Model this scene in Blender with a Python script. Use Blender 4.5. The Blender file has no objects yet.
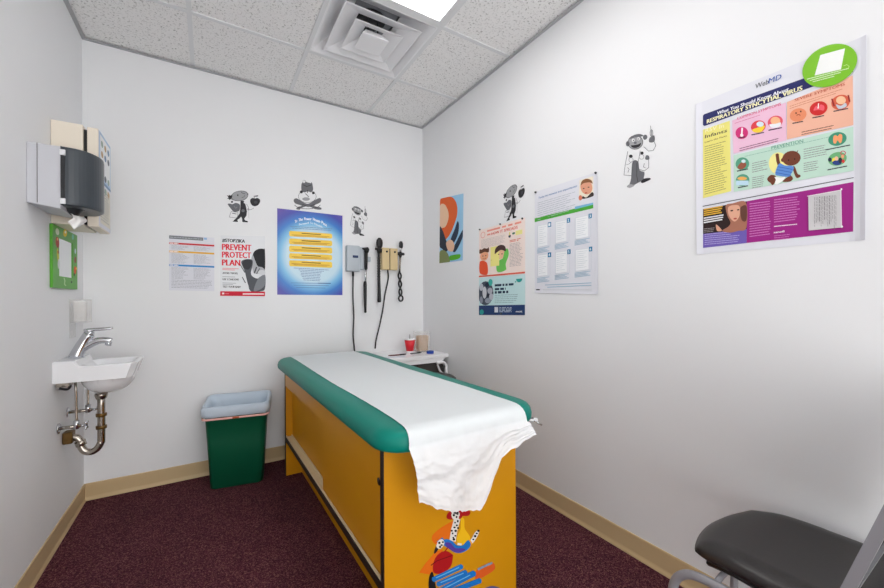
import bpy, bmesh, math, random
from mathutils.geometry import delaunay_2d_cdt
from mathutils import Vector, Matrix
random.seed(7)
SC = bpy.context.scene
COL = SC.collection
PI = math.pi
# ---- camera model fitted from the room's own corners (metres, room axes) ----
F, TH, H = 379.3, .553, 1.188
XL, XR, YB, YF, ZC = -.6288, 1.6675, 3.0287, -1.82, 2.74
CX, CY, RO = 442., 298.76, .0042

def ray(px, py):
    cr, sr = math.cos(RO), math.sin(RO)
    dx, dy = px - CX, py - CY
    u = (dx*cr - dy*sr)/F
    v = -(dx*sr + dy*cr)/F
    c, s = math.cos(TH), math.sin(TH)
    return Vector((u*c + s, -u*s + c, v))

def lin(c):
    return tuple(((x/255.)/12.92 if x/255. <= .04045 else ((x/255. + .055)/1.055)**2.4) for x in c)

_m = {}
def mat(name, rgb, rough=.5, metal=0., spec=.5, alpha=1., trans=0., coat=0., bump=0., bscale=60., var=0., vscale=4., ior=1.45, sub=0.):
    if name in _m: return _m[name]
    m = bpy.data.materials.new(name); m.use_nodes = True
    nt = m.node_tree; b = nt.nodes['Principled BSDF']
    c = lin(rgb)
    b.inputs['Base Color'].default_value = (*c, 1)
    b.inputs['Roughness'].default_value = rough
    b.inputs['Metallic'].default_value = metal
    b.inputs['Specular IOR Level'].default_value = spec
    b.inputs['Alpha'].default_value = alpha
    b.inputs['Transmission Weight'].default_value = trans
    b.inputs['Coat Weight'].default_value = coat
    b.inputs['IOR'].default_value = ior
    if bump or var:
        tc = nt.nodes.new('ShaderNodeTexCoord')
    if var:
        n = nt.nodes.new('ShaderNodeTexNoise'); n.inputs['Scale'].default_value = vscale; n.inputs['Detail'].default_value = 4
        nt.links.new(tc.outputs['Object'], n.inputs['Vector'])
        r = nt.nodes.new('ShaderNodeMix'); r.data_type = 'RGBA'
        r.inputs['A'].default_value = (*[x*(1-var) for x in c], 1)
        r.inputs['B'].default_value = (*[min(1, x*(1+var)) for x in c], 1)
        nt.links.new(n.outputs['Fac'], r.inputs['Factor'])
        nt.links.new(r.outputs['Result'], b.inputs['Base Color'])
    if bump:
        n2 = nt.nodes.new('ShaderNodeTexNoise'); n2.inputs['Scale'].default_value = bscale; n2.inputs['Detail'].default_value = 3
        nt.links.new(tc.outputs['Object'], n2.inputs['Vector'])
        bp = nt.nodes.new('ShaderNodeBump'); bp.inputs['Strength'].default_value = bump; bp.inputs['Distance'].default_value = .002
        nt.links.new(n2.outputs['Fac'], bp.inputs['Height'])
        nt.links.new(bp.outputs['Normal'], b.inputs['Normal'])
    _m[name] = m
    return m

def ink(rgb):
    return mat('ink_%02x%02x%02x' % tuple(int(x) for x in rgb), rgb, rough=.5, spec=.25)

def empty(name, loc, rz=0., label=None, cat=None, group=None):
    o = bpy.data.objects.new(name, None); COL.objects.link(o)
    o.location = loc; o.rotation_euler = (0, 0, rz); o.empty_display_size = .05
    if label: tag(o, label, cat, group)
    return o

def tag(o, label=None, cat=None, group=None, kind=None):
    if label: o['label'] = label
    if cat: o['category'] = cat
    if group: o['group'] = group
    if kind: o['kind'] = kind
    return o

def wmat(o):
    if o is None: return Matrix.Identity(4)
    return wmat(o.parent) @ (Matrix.Translation(o.location) @ o.rotation_euler.to_matrix().to_4x4())

class MB:
    """collects shapes in room coordinates (optionally through a frame) and links them as one mesh object"""
    def __init__(s, frame=None):
        s.v = []; s.f = []; s.mi = []; s.sm = []; s.mats = []; s.frame = frame
    def m(s, mt):
        if mt not in s.mats: s.mats.append(mt)
        return s.mats.index(mt)
    def add(s, vs, fs, mt, smooth=False):
        k = len(s.v); i = s.m(mt)
        for p in vs:
            p = Vector(p)
            s.v.append(s.frame @ p if s.frame else p)
        for f in fs:
            s.f.append([k + q for q in f]); s.mi.append(i); s.sm.append(smooth)
        return s
    def bm(s, b, mt, smooth=False, M=None):
        b.verts.index_update()
        vs = [(M @ v.co if M else v.co.copy()) for v in b.verts]
        fs = [[v.index for v in f.verts] for f in b.faces]
        b.free()
        return s.add(vs, fs, mt, smooth)
    def box(s, x0, x1, y0, y1, z0, z1, mt, bev=0., seg=2, M=None):
        b = bmesh.new(); bmesh.ops.create_cube(b, size=1)
        for v in b.verts:
            v.co = Vector(((x0+x1)/2 + v.co.x*(x1-x0), (y0+y1)/2 + v.co.y*(y1-y0), (z0+z1)/2 + v.co.z*(z1-z0)))
        if bev: bmesh.ops.bevel(b, geom=list(b.edges), offset=bev, segments=seg, profile=.5, affect='EDGES')
        return s.bm(b, mt, False if seg < 3 else True, M)
    def tube(s, pts, r, mt, n=12, caps=True, closed=False, sub=0):
        pts = [Vector(p) for p in pts]
        rr = r if isinstance(r, (list, tuple)) else [r]*len(pts)
        if sub:
            q = []; qr = []
            N = len(pts)
            for i in range(N-1 if not closed else N):
                p0 = pts[(i-1) % N] if (i > 0 or closed) else pts[0]*2 - pts[1]
                p1 = pts[i]; p2 = pts[(i+1) % N]
                p3 = pts[(i+2) % N] if (i+2 < N or closed) else p2*2 - p1
                for k in range(sub):
                    t = k/sub
                    q.append(.5*((2*p1) + (p2-p0)*t + (2*p0-5*p1+4*p2-p3)*t*t + (3*p1-p0-3*p2+p3)*t**3))
                    qr.append(rr[i]*(1-t) + rr[(i+1) % N]*t)
            if not closed: q.append(pts[-1]); qr.append(rr[-1])
            pts, rr = q, qr
        N = len(pts); vs = []; fs = []
        ref = None
        for i in range(N):
            a = pts[i-1] if (i > 0 or closed) else pts[0]
            c = pts[(i+1) % N] if (i < N-1 or closed) else pts[-1]
            t = (c-a).normalized()
            if ref is None:
                ref = Vector((0, 0, 1)) if abs(t.z) < .9 else Vector((1, 0, 0))
            e1 = (ref - t*ref.dot(t)).normalized(); e2 = t.cross(e1); ref = e1
            for k in range(n):
                a_ = 2*PI*k/n
                vs.append(pts[i] + (e1*math.cos(a_) + e2*math.sin(a_))*rr[i])
        for i in range(N if closed else N-1):
            for k in range(n):
                j = (i+1) % N
                fs.append((i*n+k, i*n+(k+1) % n, j*n+(k+1) % n, j*n+k))
        if caps and not closed:
            fs.append(tuple(range(n))[::-1]); fs.append(tuple((N-1)*n+k for k in range(n)))
        return s.add(vs, fs, mt, True)
    def lathe(s, prof, c, mt, n=24, axis='z', sx=1, sy=1, M=None):
        vs = []; fs = []
        for r, z in prof:
            for k in range(n):
                a = 2*PI*k/n; x, y = r*math.cos(a)*sx, r*math.sin(a)*sy
                p = Vector((x, y, z)) if axis == 'z' else (Vector((x, z, y)) if axis == 'y' else Vector((z, x, y)))
                p = (M @ p if M else p) + Vector(c)
                vs.append(p)
        for i in range(len(prof)-1):
            for k in range(n):
                fs.append((i*n+k, i*n+(k+1) % n, (i+1)*n+(k+1) % n, (i+1)*n+k))
        if prof[0][0] > 1e-5: fs.append(tuple(range(n))[::-1])
        if prof[-1][0] > 1e-5: fs.append(tuple((len(prof)-1)*n+k for k in range(n)))
        return s.add(vs, fs, mt, True)
    def loft(s, rings, mt, cap0=True, cap1=True, smooth=True):
        n = len(rings[0]); vs = [p for r in rings for p in r]; fs = []
        for i in range(len(rings)-1):
            for k in range(n):
                fs.append((i*n+k, i*n+(k+1) % n, (i+1)*n+(k+1) % n, (i+1)*n+k))
        if cap0: fs.append(tuple(range(n))[::-1])
        if cap1: fs.append(tuple((len(rings)-1)*n+k for k in range(n)))
        return s.add(vs, fs, mt, smooth)
    def grid(s, fn, nu, nv, mt, thick=0., smooth=True):
        vs = [Vector(fn(i/nu, j/nv)) for j in range(nv+1) for i in range(nu+1)]
        fs = [(j*(nu+1)+i, j*(nu+1)+i+1, (j+1)*(nu+1)+i+1, (j+1)*(nu+1)+i) for j in range(nv) for i in range(nu)]
        if not thick: return s.add(vs, fs, mt, smooth)
        b = bmesh.new(); bv = [b.verts.new(p) for p in vs]
        for f in fs: b.faces.new([bv[q] for q in f])
        b.normal_update()
        bmesh.ops.solidify(b, geom=list(b.faces), thickness=thick)
        return s.bm(b, mt, smooth)
    def prism(s, poly, O, ex, ey, ez, mt, bev=0.):
        """poly in 2-D on ex, ey, extruded along ez (a vector of full depth)"""
        O, ex, ey, ez = map(Vector, (O, ex, ey, ez))
        b = bmesh.new()
        vs = [b.verts.new(O + ex*p[0] + ey*p[1]) for p in poly]
        f = b.faces.new(vs)
        r = bmesh.ops.extrude_face_region(b, geom=[f])
        for e in r['geom']:
            if isinstance(e, bmesh.types.BMVert): e.co += ez
        bmesh.ops.recalc_face_normals(b, faces=list(b.faces))
        if bev: bmesh.ops.bevel(b, geom=list(b.edges), offset=bev, segments=2, profile=.5, affect='EDGES')
        return s.bm(b, mt)
    def build(s, name, parent=None, recalc=True):
        me = bpy.data.meshes.new(name)
        if parent: W = wmat(parent).inverted(); loc = None
        else:
            xs = [p.x for p in s.v]; ys = [p.y for p in s.v]; zs = [p.z for p in s.v]
            loc = Vector(((min(xs)+max(xs))/2, (min(ys)+max(ys))/2, min(zs))); W = Matrix.Translation(-loc)
        me.from_pydata([W @ p for p in s.v], [], s.f)
        for m_ in s.mats: me.materials.append(m_)
        me.polygons.foreach_set('material_index', s.mi)
        me.polygons.foreach_set('use_smooth', s.sm)
        if recalc:
            b = bmesh.new(); b.from_mesh(me); bmesh.ops.recalc_face_normals(b, faces=list(b.faces)); b.to_mesh(me); b.free()
        me.update()
        o = bpy.data.objects.new(name, me); COL.objects.link(o)
        if parent: o.parent = parent
        else: o.location = loc
        return o

def rrect(cx, cy, w, d, r, z, n=6, M=None):
    out = []
    for k, (sx, sy) in enumerate(((1, 1), (-1, 1), (-1, -1), (1, -1))):
        for i in range(n+1):
            a = PI/2*k + PI/2*i/n
            p = Vector((cx + sx*(w/2-r) + r*math.cos(a), cy + sy*(d/2-r) + r*math.sin(a), z))
            out.append(M @ p if M else p)
    return out

# ---- flat printed matter: shapes and letters laid on a sheet that hangs on a real plane ----
_txt = {}
def glyphs(body, bold=0.):
    k = (body, bold)
    if k in _txt: return _txt[k]
    cu = bpy.data.curves.new('lettering', 'FONT'); cu.body = body; cu.size = 1; cu.resolution_u = 2; cu.offset = bold
    ob = bpy.data.objects.new('lettering', cu); COL.objects.link(ob)
    dg = bpy.context.evaluated_depsgraph_get()
    me = bpy.data.meshes.new_from_object(ob.evaluated_get(dg))
    vs = [(v.co.x, v.co.y) for v in me.vertices]; fs = [list(p.vertices) for p in me.polygons]
    bpy.data.objects.remove(ob); bpy.data.meshes.remove(me); bpy.data.curves.remove(cu)
    _txt[k] = (vs, fs)
    return _txt[k]

class Art:
    def __init__(s, O, ex, ey, crop=None, amap=None):
        s.O, s.ex, s.ey = Vector(O), Vector(ex), Vector(ey)
        s.n = s.ex.cross(s.ey)            # faces the room
        s.z = .0004; s.mb = MB(); s.crop = crop or (0, 0, 1.); s.amap = amap
        s.quad = None
    def setcrop(s, *c): s.crop = c; s.amap = None; return s
    def P(s, x, y):                       # a point of the zoomed view -> 2-D on the plane
        if s.quad:                        # sheet coordinates 0..1, v down
            a, b, c, d = s.quad
            p = a.lerp(b, x); q = d.lerp(c, x); r = p.lerp(q, y)
            return (r.x, r.y)
        if s.amap: x, y = s.amap(x, y)
        x0, y0, k = s.crop
        r = ray(x0 + x/k, y0 + y/k)
        C = Vector((0, 0, H))
        t = (s.O - C).dot(s.n)/r.dot(s.n)
        q = C + r*t - s.O
        return (q.dot(s.ex), q.dot(s.ey))
    def W(s, p, dz=0.): return s.O + s.ex*p[0] + s.ey*p[1] + s.n*(s.z + dz)
    def up(s, d=.00025): s.z += d; return s
    def sheet(s, corners, mt, thick=.0005, lift=.001, curl=None, n=24):
        """corners TL TR BR BL in view coordinates; returns self, and sets the 0..1 frame"""
        q = [Vector(s.P(*c)) for c in corners]
        s.q = q; s.z = lift
        def fn(u, v):
            a = q[0].lerp(q[1], u).lerp(q[3].lerp(q[2], u), v)
            d = curl(u, v) if curl else 0.
            return s.O + s.ex*a.x + s.ey*a.y + s.n*(lift + d)
        b = MB(); b.grid(fn, n if curl else 1, n if curl else 1, mt, -thick, False)
        s.mb = b
        s.z = lift + thick + .0003
        return s
    def uv(s): s.quad = s.q; return s
    def px(s): s.quad = None; return s
    def poly(s, pts, c):
        m_ = c if not isinstance(c, tuple) else ink(c)
        if s.quad: pts = [(min(1, max(0, p[0])), min(1, max(0, p[1]))) for p in pts]
        s.k = (getattr(s, 'k', 0) + 1) % 16; dz = s.k*1.2e-5
        q = [Vector(s.P(*p)) for p in pts]
        if len(q) == 4:
            s.mb.add([s.W(p, dz) for p in q], [(0, 1, 2, 3)], m_); return s
        r = delaunay_2d_cdt(q, [], [list(range(len(q)))], 1, 1e-7)
        s.mb.add([s.W(p, dz) for p in r[0]], [f if sum((r[0][f[i-1]].x*r[0][f[i]].y - r[0][f[i]].x*r[0][f[i-1]].y) for i in range(len(f))) > 0 else f[::-1] for f in r[2]], m_)
        return s
    def rect(s, x0, y0, x1, y1, c): return s.poly([(x0, y0), (x1, y0), (x1, y1), (x0, y1)], c)
    def ell(s, cx, cy, rx, ry, c, rot=0., n=20, a0=0., a1=360.):
        ro = math.radians(rot); pts = []
        m_ = n if a1-a0 >= 360 else n+1
        for i in range(m_):
            a = math.radians(a0 + (a1-a0)*i/n); x, y = rx*math.cos(a), ry*math.sin(a)
            pts.append((cx + x*math.cos(ro) - y*math.sin(ro), cy + x*math.sin(ro) + y*math.cos(ro)))
        return s.poly(pts, c)
    def blob(s, pts, c, k=5):             # smooth closed outline through the points
        N = len(pts); out = []
        for i in range(N):
            p0, p1, p2, p3 = [Vector(pts[(i+j-1) % N]) for j in range(4)]
            for q in range(k):
                t = q/k
                out.append(tuple(.5*((2*p1) + (p2-p0)*t + (2*p0-5*p1+4*p2-p3)*t*t + (3*p1-p0-3*p2+p3)*t**3)))
        return s.poly(out, c)
    def line(s, pts, w, c):               # a drawn stroke, width in view units
        for a, b in zip(pts[:-1], pts[1:]):
            a, b = Vector(a), Vector(b); d = (b-a)
            if d.length < 1e-6: continue
            nrm = Vector((-d.y, d.x)).normalized()*w/2
            d = d.normalized()*w*.3
            s.poly([tuple(a-d+nrm), tuple(b+d+nrm), tuple(b+d-nrm), tuple(a-d-nrm)], c)
        return s
    def ring(s, cx, cy, rx, ry, w, c, rot=0., a0=0, a1=360, n=20):
        ro = math.radians(rot); pts = []
        for i in range(n+1):
            a = math.radians(a0 + (a1-a0)*i/n); x, y = rx*math.cos(a), ry*math.sin(a)
            pts.append((cx + x*math.cos(ro) - y*math.sin(ro), cy + x*math.sin(ro) + y*math.cos(ro)))
        return s.line(pts, w, c)
    def text(s, body, p0, p1, h, c, bold=0., slant=0.):
        """baseline from p0 to p1 (view units), capital height h (view units, upward)"""
        vs, fs = glyphs(body, 0.)
        x0 = min(v[0] for v in vs); x1 = max(v[0] for v in vs)
        A = Vector(s.P(*p0)); B = Vector(s.P(*p1)); T = Vector(s.P(p0[0], p0[1]-h))
        ex = (B-A)/(x1-x0); ey = (T-A)/.70
        m_ = ink(c)
        reps = [0.] if bold <= 0 else ([-bold, bold] if bold < .015 else [-bold*1.3, 0, bold*1.3])
        for k_, d in enumerate(reps):
            s.mb.add([s.W(A + ex*(v[0]-x0+slant*v[1]+d) + ey*v[1], .00019+k_*3e-5) for v in vs], fs, m_)
        return s
    def para(s, x0, y0, x1, y1, n, c, h=.35, ragged=.25, words=True, seed=1, wl=.045):
        """rows of small print in sheet coordinates"""
        rnd = random.Random(seed); pitch = (y1-y0)/n
        for i in range(n):
            y = y0 + pitch*i; xe = x1 - (x1-x0)*rnd.random()*ragged*(1 if i < n-1 else 1.6); x = x0
            while x < xe:
                w = min(wl*(.35+1.2*rnd.random()), xe-x) if words else xe-x
                s.rect(x, y, x+w, y+pitch*h, c); x += w + wl*.22
        return s
    def build(s, name, parent=None): return s.mb.build(name, parent, recalc=False)

def art_back(crop=None, off=0.): return Art((0, YB-off, 0), (1, 0, 0), (0, 0, 1), crop)
def art_right(crop=None, off=0.): return Art((XR-off, 0, 0), (0, -1, 0), (0, 0, 1), crop)
def art_left(crop=None, x=XL): return Art((x, 0, 0), (0, 1, 0), (0, 0, 1), crop)
def amap3(src, dst):
    """affine map of the plane from three point pairs"""
    (a, b, c), (A, B, C) = [[Vector(p) for p in q] for q in (src, dst)]
    u, v = b-a, c-a; det = u.x*v.y - u.y*v.x
    def f(x, y):
        d = Vector((x, y)) - a
        p = (d.x*v.y - d.y*v.x)/det; q = (u.x*d.y - u.y*d.x)/det
        r = A + (B-A)*p + (C-A)*q
        return r.x, r.y
    return f
# ================= materials =================
WALL = mat('white_wall_paint', (231, 232, 234), rough=.55, spec=.3, bump=.15, bscale=35, var=.015, vscale=3)
VINYL = mat('green_vinyl', (0, 122, 108), rough=.42, spec=.28, bump=.06, bscale=300)
YEL = mat('yellow_laminate', (206, 142, 10), rough=.36, spec=.45, var=.03, vscale=6)
DKEDGE = mat('dark_brown_edging', (38, 26, 22), rough=.45)
CREAMTRK = mat('cream_track', (222, 205, 170), rough=.5)
CHROME = mat('chrome', (205, 206, 210), rough=.14, metal=1)
OLDCH = mat('tarnished_chrome', (176, 168, 158), rough=.24, metal=1, var=.2, vscale=40)
BRASS = mat('worn_brass', (112, 86, 48), rough=.45, metal=.8, var=.3, vscale=60)
PORC = mat('white_porcelain', (236, 237, 240), rough=.12, spec=.6, coat=.3)
GREYPL = mat('light_grey_plastic', (196, 197, 203), rough=.45)
SMOKE = mat('smoked_dark_plastic', (62, 68, 74), rough=.3, spec=.4)
DKSM = mat('near_black_plastic', (28, 30, 34), rough=.35)
CREAM = mat('cream_plastic', (232, 222, 206), rough=.5)
BLK = mat('black_plastic', (22, 22, 24), rough=.4)
BLKRUB = mat('black_rubber', (34, 33, 35), rough=.6)
GREENF = mat('green_painted_wood', (78, 160, 38), rough=.4)
MIRR = mat('mirror_glass', (228, 230, 232), rough=.06, metal=1)
CLEAR = mat('clear_plastic', (240, 238, 236), rough=.12, alpha=.2, spec=.5)
CUPW = mat('white_paper_cup', (240, 238, 236), rough=.6)
BIN = mat('dark_green_plastic', (4, 84, 58), rough=.42, spec=.4, bump=.1, bscale=200)
LINER = mat('white_bin_bag', (190, 204, 218), rough=.3, spec=.45)
WHLAM = mat('white_laminate', (238, 238, 240), rough=.3)
WHMET = mat('white_painted_metal', (225, 226, 228), rough=.35)
DKGREY = mat('dark_grey_cabinet_paint', (70, 66, 64), rough=.5)
RED = mat('red_plastic', (214, 28, 44), rough=.35)
WOOD = mat('pale_birch', (196, 152, 96), rough=.6)
BLUE = mat('blue_plastic', (36, 70, 160), rough=.35)
BEIGE = mat('beige_plastic', (214, 192, 146), rough=.45)
GREYU = mat('grey_blue_plastic', (178, 186, 194), rough=.4)
LEATH = mat('black_vinyl_seat', (44, 41, 41), rough=.36, spec=.45, bump=.2, bscale=250)
GREYM = mat('grey_painted_steel', (140, 139, 144), rough=.3, spec=.5)
MESHB = mat('black_mesh_back', (20, 20, 22), rough=.7)
PAPER = mat('paper_sheet', (222, 223, 231), rough=.5, spec=.25)
TILEFR = mat('white_ceiling_metal', (222, 223, 224), rough=.45)
VENTW = mat('white_vent_metal', (236, 236, 238), rough=.4)
VENTIN = mat('grey_vent_pan', (150, 153, 158), rough=.5)

def paper_crepe():
    m = bpy.data.materials.new('crepe_exam_paper'); m.use_nodes = True
    nt = m.node_tree; b = nt.nodes['Principled BSDF']; out = nt.nodes['Material Output']
    b.inputs['Base Color'].default_value = (*lin((246, 249, 252)), 1); b.inputs['Roughness'].default_value = .7
    tc = nt.nodes.new('ShaderNodeTexCoord')
    n = nt.nodes.new('ShaderNodeTexNoise'); n.inputs['Scale'].default_value = 26; n.inputs['Detail'].default_value = 6; n.inputs['Distortion'].default_value = .6
    nt.links.new(tc.outputs['Object'], n.inputs['Vector'])
    bp = nt.nodes.new('ShaderNodeBump'); bp.inputs['Strength'].default_value = .35; bp.inputs['Distance'].default_value = .004
    nt.links.new(n.outputs['Fac'], bp.inputs['Height']); nt.links.new(bp.outputs['Normal'], b.inputs['Normal'])
    tr = nt.nodes.new('ShaderNodeBsdfTranslucent'); tr.inputs['Color'].default_value = (.8, .82, .84, 1)
    tp = nt.nodes.new('ShaderNodeBsdfTransparent')
    m1 = nt.nodes.new('ShaderNodeMixShader'); m1.inputs[0].default_value = .2
    m2 = nt.nodes.new('ShaderNodeMixShader'); m2.inputs[0].default_value = .09
    nt.links.new(b.outputs[0], m1.inputs[1]); nt.links.new(tr.outputs[0], m1.inputs[2])
    nt.links.new(m1.outputs[0], m2.inputs[1]); nt.links.new(tp.outputs[0], m2.inputs[2])
    nt.links.new(m2.outputs[0], out.inputs['Surface'])
    return m
CREPE = paper_crepe()

def carpet_mat():
    m = bpy.data.materials.new('maroon_carpet'); m.use_nodes = True
    nt = m.node_tree; b = nt.nodes['Principled BSDF']; b.inputs['Roughness'].default_value = .95; b.inputs['Specular IOR Level'].default_value = .1
    tc = nt.nodes.new('ShaderNodeTexCoord')
    v = nt.nodes.new('ShaderNodeTexVoronoi'); v.inputs['Scale'].default_value = 260
    nt.links.new(tc.outputs['Object'], v.inputs['Vector'])
    sep = nt.nodes.new('ShaderNodeSeparateColor'); nt.links.new(v.outputs['Color'], sep.inputs['Color'])
    r = nt.nodes.new('ShaderNodeValToRGB'); r.color_ramp.interpolation = 'LINEAR'
    e = r.color_ramp.elements
    e[0].position = 0; e[0].color = (*lin((58, 24, 36)), 1); e[1].position = 1; e[1].color = (*lin((144, 98, 90)), 1)
    for p, c in ((.35, (78, 38, 50)), (.62, (98, 52, 64)), (.86, (120, 76, 80))):
        k = e.new(p); k.color = (*lin(c), 1)
    nt.links.new(sep.outputs['Red'], r.inputs['Fac'])
    n = nt.nodes.new('ShaderNodeTexNoise'); n.inputs['Scale'].default_value = 5; nt.links.new(tc.outputs['Object'], n.inputs['Vector'])
    mx = nt.nodes.new('ShaderNodeMix'); mx.data_type = 'RGBA'; mx.blend_type = 'MULTIPLY'; mx.inputs['Factor'].default_value = .35
    nt.links.new(r.outputs['Color'], mx.inputs['A']); nt.links.new(n.outputs['Fac'], mx.inputs['B'])
    nt.links.new(mx.outputs['Result'], b.inputs['Base Color'])
    bp = nt.nodes.new('ShaderNodeBump'); bp.inputs['Strength'].default_value = .7; bp.inputs['Distance'].default_value = .004
    nt.links.new(v.outputs['Distance'], bp.inputs['Height']); nt.links.new(bp.outputs['Normal'], b.inputs['Normal'])
    return m

def tile_mat():
    m = bpy.data.materials.new('fissured_ceiling_tile'); m.use_nodes = True
    nt = m.node_tree; b = nt.nodes['Principled BSDF']; b.inputs['Roughness'].default_value = .9; b.inputs['Specular IOR Level'].default_value = .1
    tc = nt.nodes.new('ShaderNodeTexCoord')
    n = nt.nodes.new('ShaderNodeTexNoise'); n.inputs['Scale'].default_value = 95; n.inputs['Detail'].default_value = 2; n.inputs['Distortion'].default_value = .8
    nt.links.new(tc.outputs['Object'], n.inputs['Vector'])
    r = nt.nodes.new('ShaderNodeValToRGB'); e = r.color_ramp.elements
    e[0].position = .30; e[0].color = (*lin((176, 174, 172)), 1); e[1].position = .44; e[1].color = (*lin((240, 239, 238)), 1)
    nt.links.new(n.outputs['Fac'], r.inputs['Fac']); nt.links.new(r.outputs['Color'], b.inputs['Base Color'])
    bp = nt.nodes.new('ShaderNodeBump'); bp.inputs['Strength'].default_value = .5; bp.inputs['Distance'].default_value = .003
    nt.links.new(r.outputs['Color'], bp.inputs['Height']); nt.links.new(bp.outputs['Normal'], b.inputs['Normal'])
    return m

# ================= the room =================
def struct(o): o['kind'] = 'structure'; return o
T = .1
b = MB(); b.box(XL-T, XR+T, YF, YB+T, -.1, 0, carpet_mat()); struct(b.build('floor'))
b = MB(); b.box(XL-T, XL, YF-T, YB+T, 0, ZC+.25, WALL); struct(b.build('wall_left'))
b = MB(); b.box(XR, XR+T, YF-T, YB+T, 0, ZC+.25, WALL); struct(b.build('wall_right'))
b = MB(); b.box(XL, XR, YB, YB+T, 0, ZC+.25, WALL); struct(b.build('wall_back'))

gx = [XL, -.08, .53, 1.14, XR]
gy = [YB, 2.452, 1.842, 1.232, .622, .012, -.598, -1.208, YF]
holes = {(2, 1): 'vent', (2, 2): 'light', (2, 3): 'light'}
b = MB(); tm = tile_mat()
for i in range(4):
    for j in range(8):
        if (i, j) in holes: continue
        b.box(gx[i], gx[i+1], gy[j+1], gy[j], ZC+.004, ZC+.02, tm)
b.box(XL-T, XR+T, YF-T, YB+T, ZC+.25, ZC+.3, TILEFR)      # the slab above the hung ceiling
struct(b.build('ceiling'))
b = MB(); w = .012
for i in (1, 2, 3): b.box(gx[i]-w, gx[i]+w, YF, YB, ZC-.003, ZC+.004, TILEFR)
for j in range(1, 8):
    for i in range(4):
        if j == 3 and i == 2: continue
        b.box(gx[i]+(w if i else 0), gx[i+1]-(w if i < 3 else 0), gy[j]-w, gy[j]+w, ZC-.0025, ZC+.0035, TILEFR)
ANG = mat('grey_wall_angle', (176, 177, 180), rough=.5)
b.box(XL, XL+.02, YF, YB, ZC-.006, ZC-.003, ANG); b.box(XR-.02, XR, YF, YB, ZC-.006, ZC-.003, ANG)
b.box(XL, XR, YB-.02, YB, ZC-.0065, ZC-.0035, ANG)
struct(b.build('trim_1'))

BASE = mat('tan_vinyl_base', (199, 174, 134), rough=.42, spec=.4, var=.03, vscale=5)
prof = [(0, .1), (.004, .1), (.0055, .096), (.0055, .022), (.0075, .014), (.011, .007), (.012, 0), (0, 0)]
def base(name, O, ex, ez):
    b = MB(); b.prism(prof, O, ex, (0, 0, 1), ez, BASE); struct(b.build(name))
base('baseboard_left', (XL, YF, 0), (1, 0, 0), (0, YB-YF, 0))
base('baseboard_right', (XR, YF, 0), (-1, 0, 0), (0, YB-YF, 0))
base('baseboard_back', (XL+.006, YB, 0), (0, -1, 0), (XR-XL-.012, 0, 0))

# ---- air vent: square cone diffuser filling one ceiling cell ----
vent = empty('air_vent', (.835, 2.147, ZC), 0, 'white square air vent with nested louvres set in the ceiling beside the lit panel', 'air vent')
vx, vy = .835, 2.147
def sqring(mb, h0, z0, h1, z1, mt, th=.0015):
    def sq(h, z): return [Vector((vx+h, vy+h, z)), Vector((vx-h, vy+h, z)), Vector((vx-h, vy-h, z)), Vector((vx+h, vy-h, z))]
    mb.loft([sq(h0, z0), sq(h1, z1), sq(h1, z1+th), sq(h0, z0+th), sq(h0, z0)], mt, False, False, False)
b = MB(); sqring(b, .293, ZC-.002, .284, ZC-.002, VENTW, .003); sqring(b, .284, ZC-.002, .23, ZC+.04, VENTW); sqring(b, .2302, ZC+.0401, .13, ZC+.10, VENTW)
sqring(b, .131, ZC+.10, .131, ZC+.12, VENTIN); b.box(vx-.24, vx+.24, vy-.24, vy+.24, ZC+.12, ZC+.125, VENTIN)
b.build('outer_frame', vent)
b = MB(); sqring(b, .224, ZC-.012, .219, ZC-.012, VENTW); sqring(b, .219, ZC-.012, .118, ZC+.034, VENTW); b.build('louvre', vent)
b = MB(); sqring(b, .144, ZC-.021, .140, ZC-.021, VENTW); sqring(b, .140, ZC-.021, .056, ZC+.022, VENTW); b.build('louvre', vent)
b = MB(); b.box(vx-.079, vx+.079, vy-.079, vy+.079, ZC-.034, ZC-.030, VENTW, .0015)
sqring(b, .078, ZC-.031, .05, ZC+.01, VENTW); b.build('centre_plate', vent)
b = MB()
for sx, sy in ((1, 1), (-1, 1), (-1, -1), (1, -1)):
    b.tube([(vx+sx*.03, vy+sy*.03, ZC-.03), (vx+sx*.03, vy+sy*.03, ZC+.122)], .004, DKSM, 6)
b.lathe([(.085, ZC+.11), (.085, ZC+.121)], (vx, vy, 0), BLK, 24)
b.build('bracket', vent)

# ---- ceiling lights ----
def emis(name, rgb, k):
    m = bpy.data.materials.new(name); m.use_nodes = True; nt = m.node_tree
    nt.nodes.remove(nt.nodes['Principled BSDF']); e = nt.nodes.new('ShaderNodeEmission')
    e.inputs['Color'].default_value = (*lin(rgb), 1); e.inputs['Strength'].default_value = k
    nt.links.new(e.outputs[0], nt.nodes['Material Output'].inputs['Surface']); return m
LAMP = emis('lit_diffuser', (255, 252, 250), 5.)
def light(y0, y1, label):
    t = empty('ceiling_light', (.835, (y0+y1)/2, ZC), 0, label, 'ceiling light')
    b = MB()
    x0, x1 = .53+.012, 1.14-.012; y0 += .012; y1 -= .012; f = .022
    b.box(x0, x1, y0, y0+f, ZC-.002, ZC+.02, TILEFR); b.box(x0, x1, y1-f, y1, ZC-.002, ZC+.02, TILEFR)
    b.box(x0, x0+f, y0+f, y1-f, ZC-.002, ZC+.02, TILEFR); b.box(x1-f, x1, y0+f, y1-f, ZC-.002, ZC+.02, TILEFR)
    b.box(x0, x1, y0, y1, ZC+.02, ZC+.08, TILEFR)
    b.build('frame', t)
    b = MB(); b.box(x0+f, x1-f, y0+f, y1-f, ZC+.004, ZC+.012, LAMP); b.build('diffuser', t)
light(.622, 1.842, 'bright rectangular ceiling light panel next to the square air vent')

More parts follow.
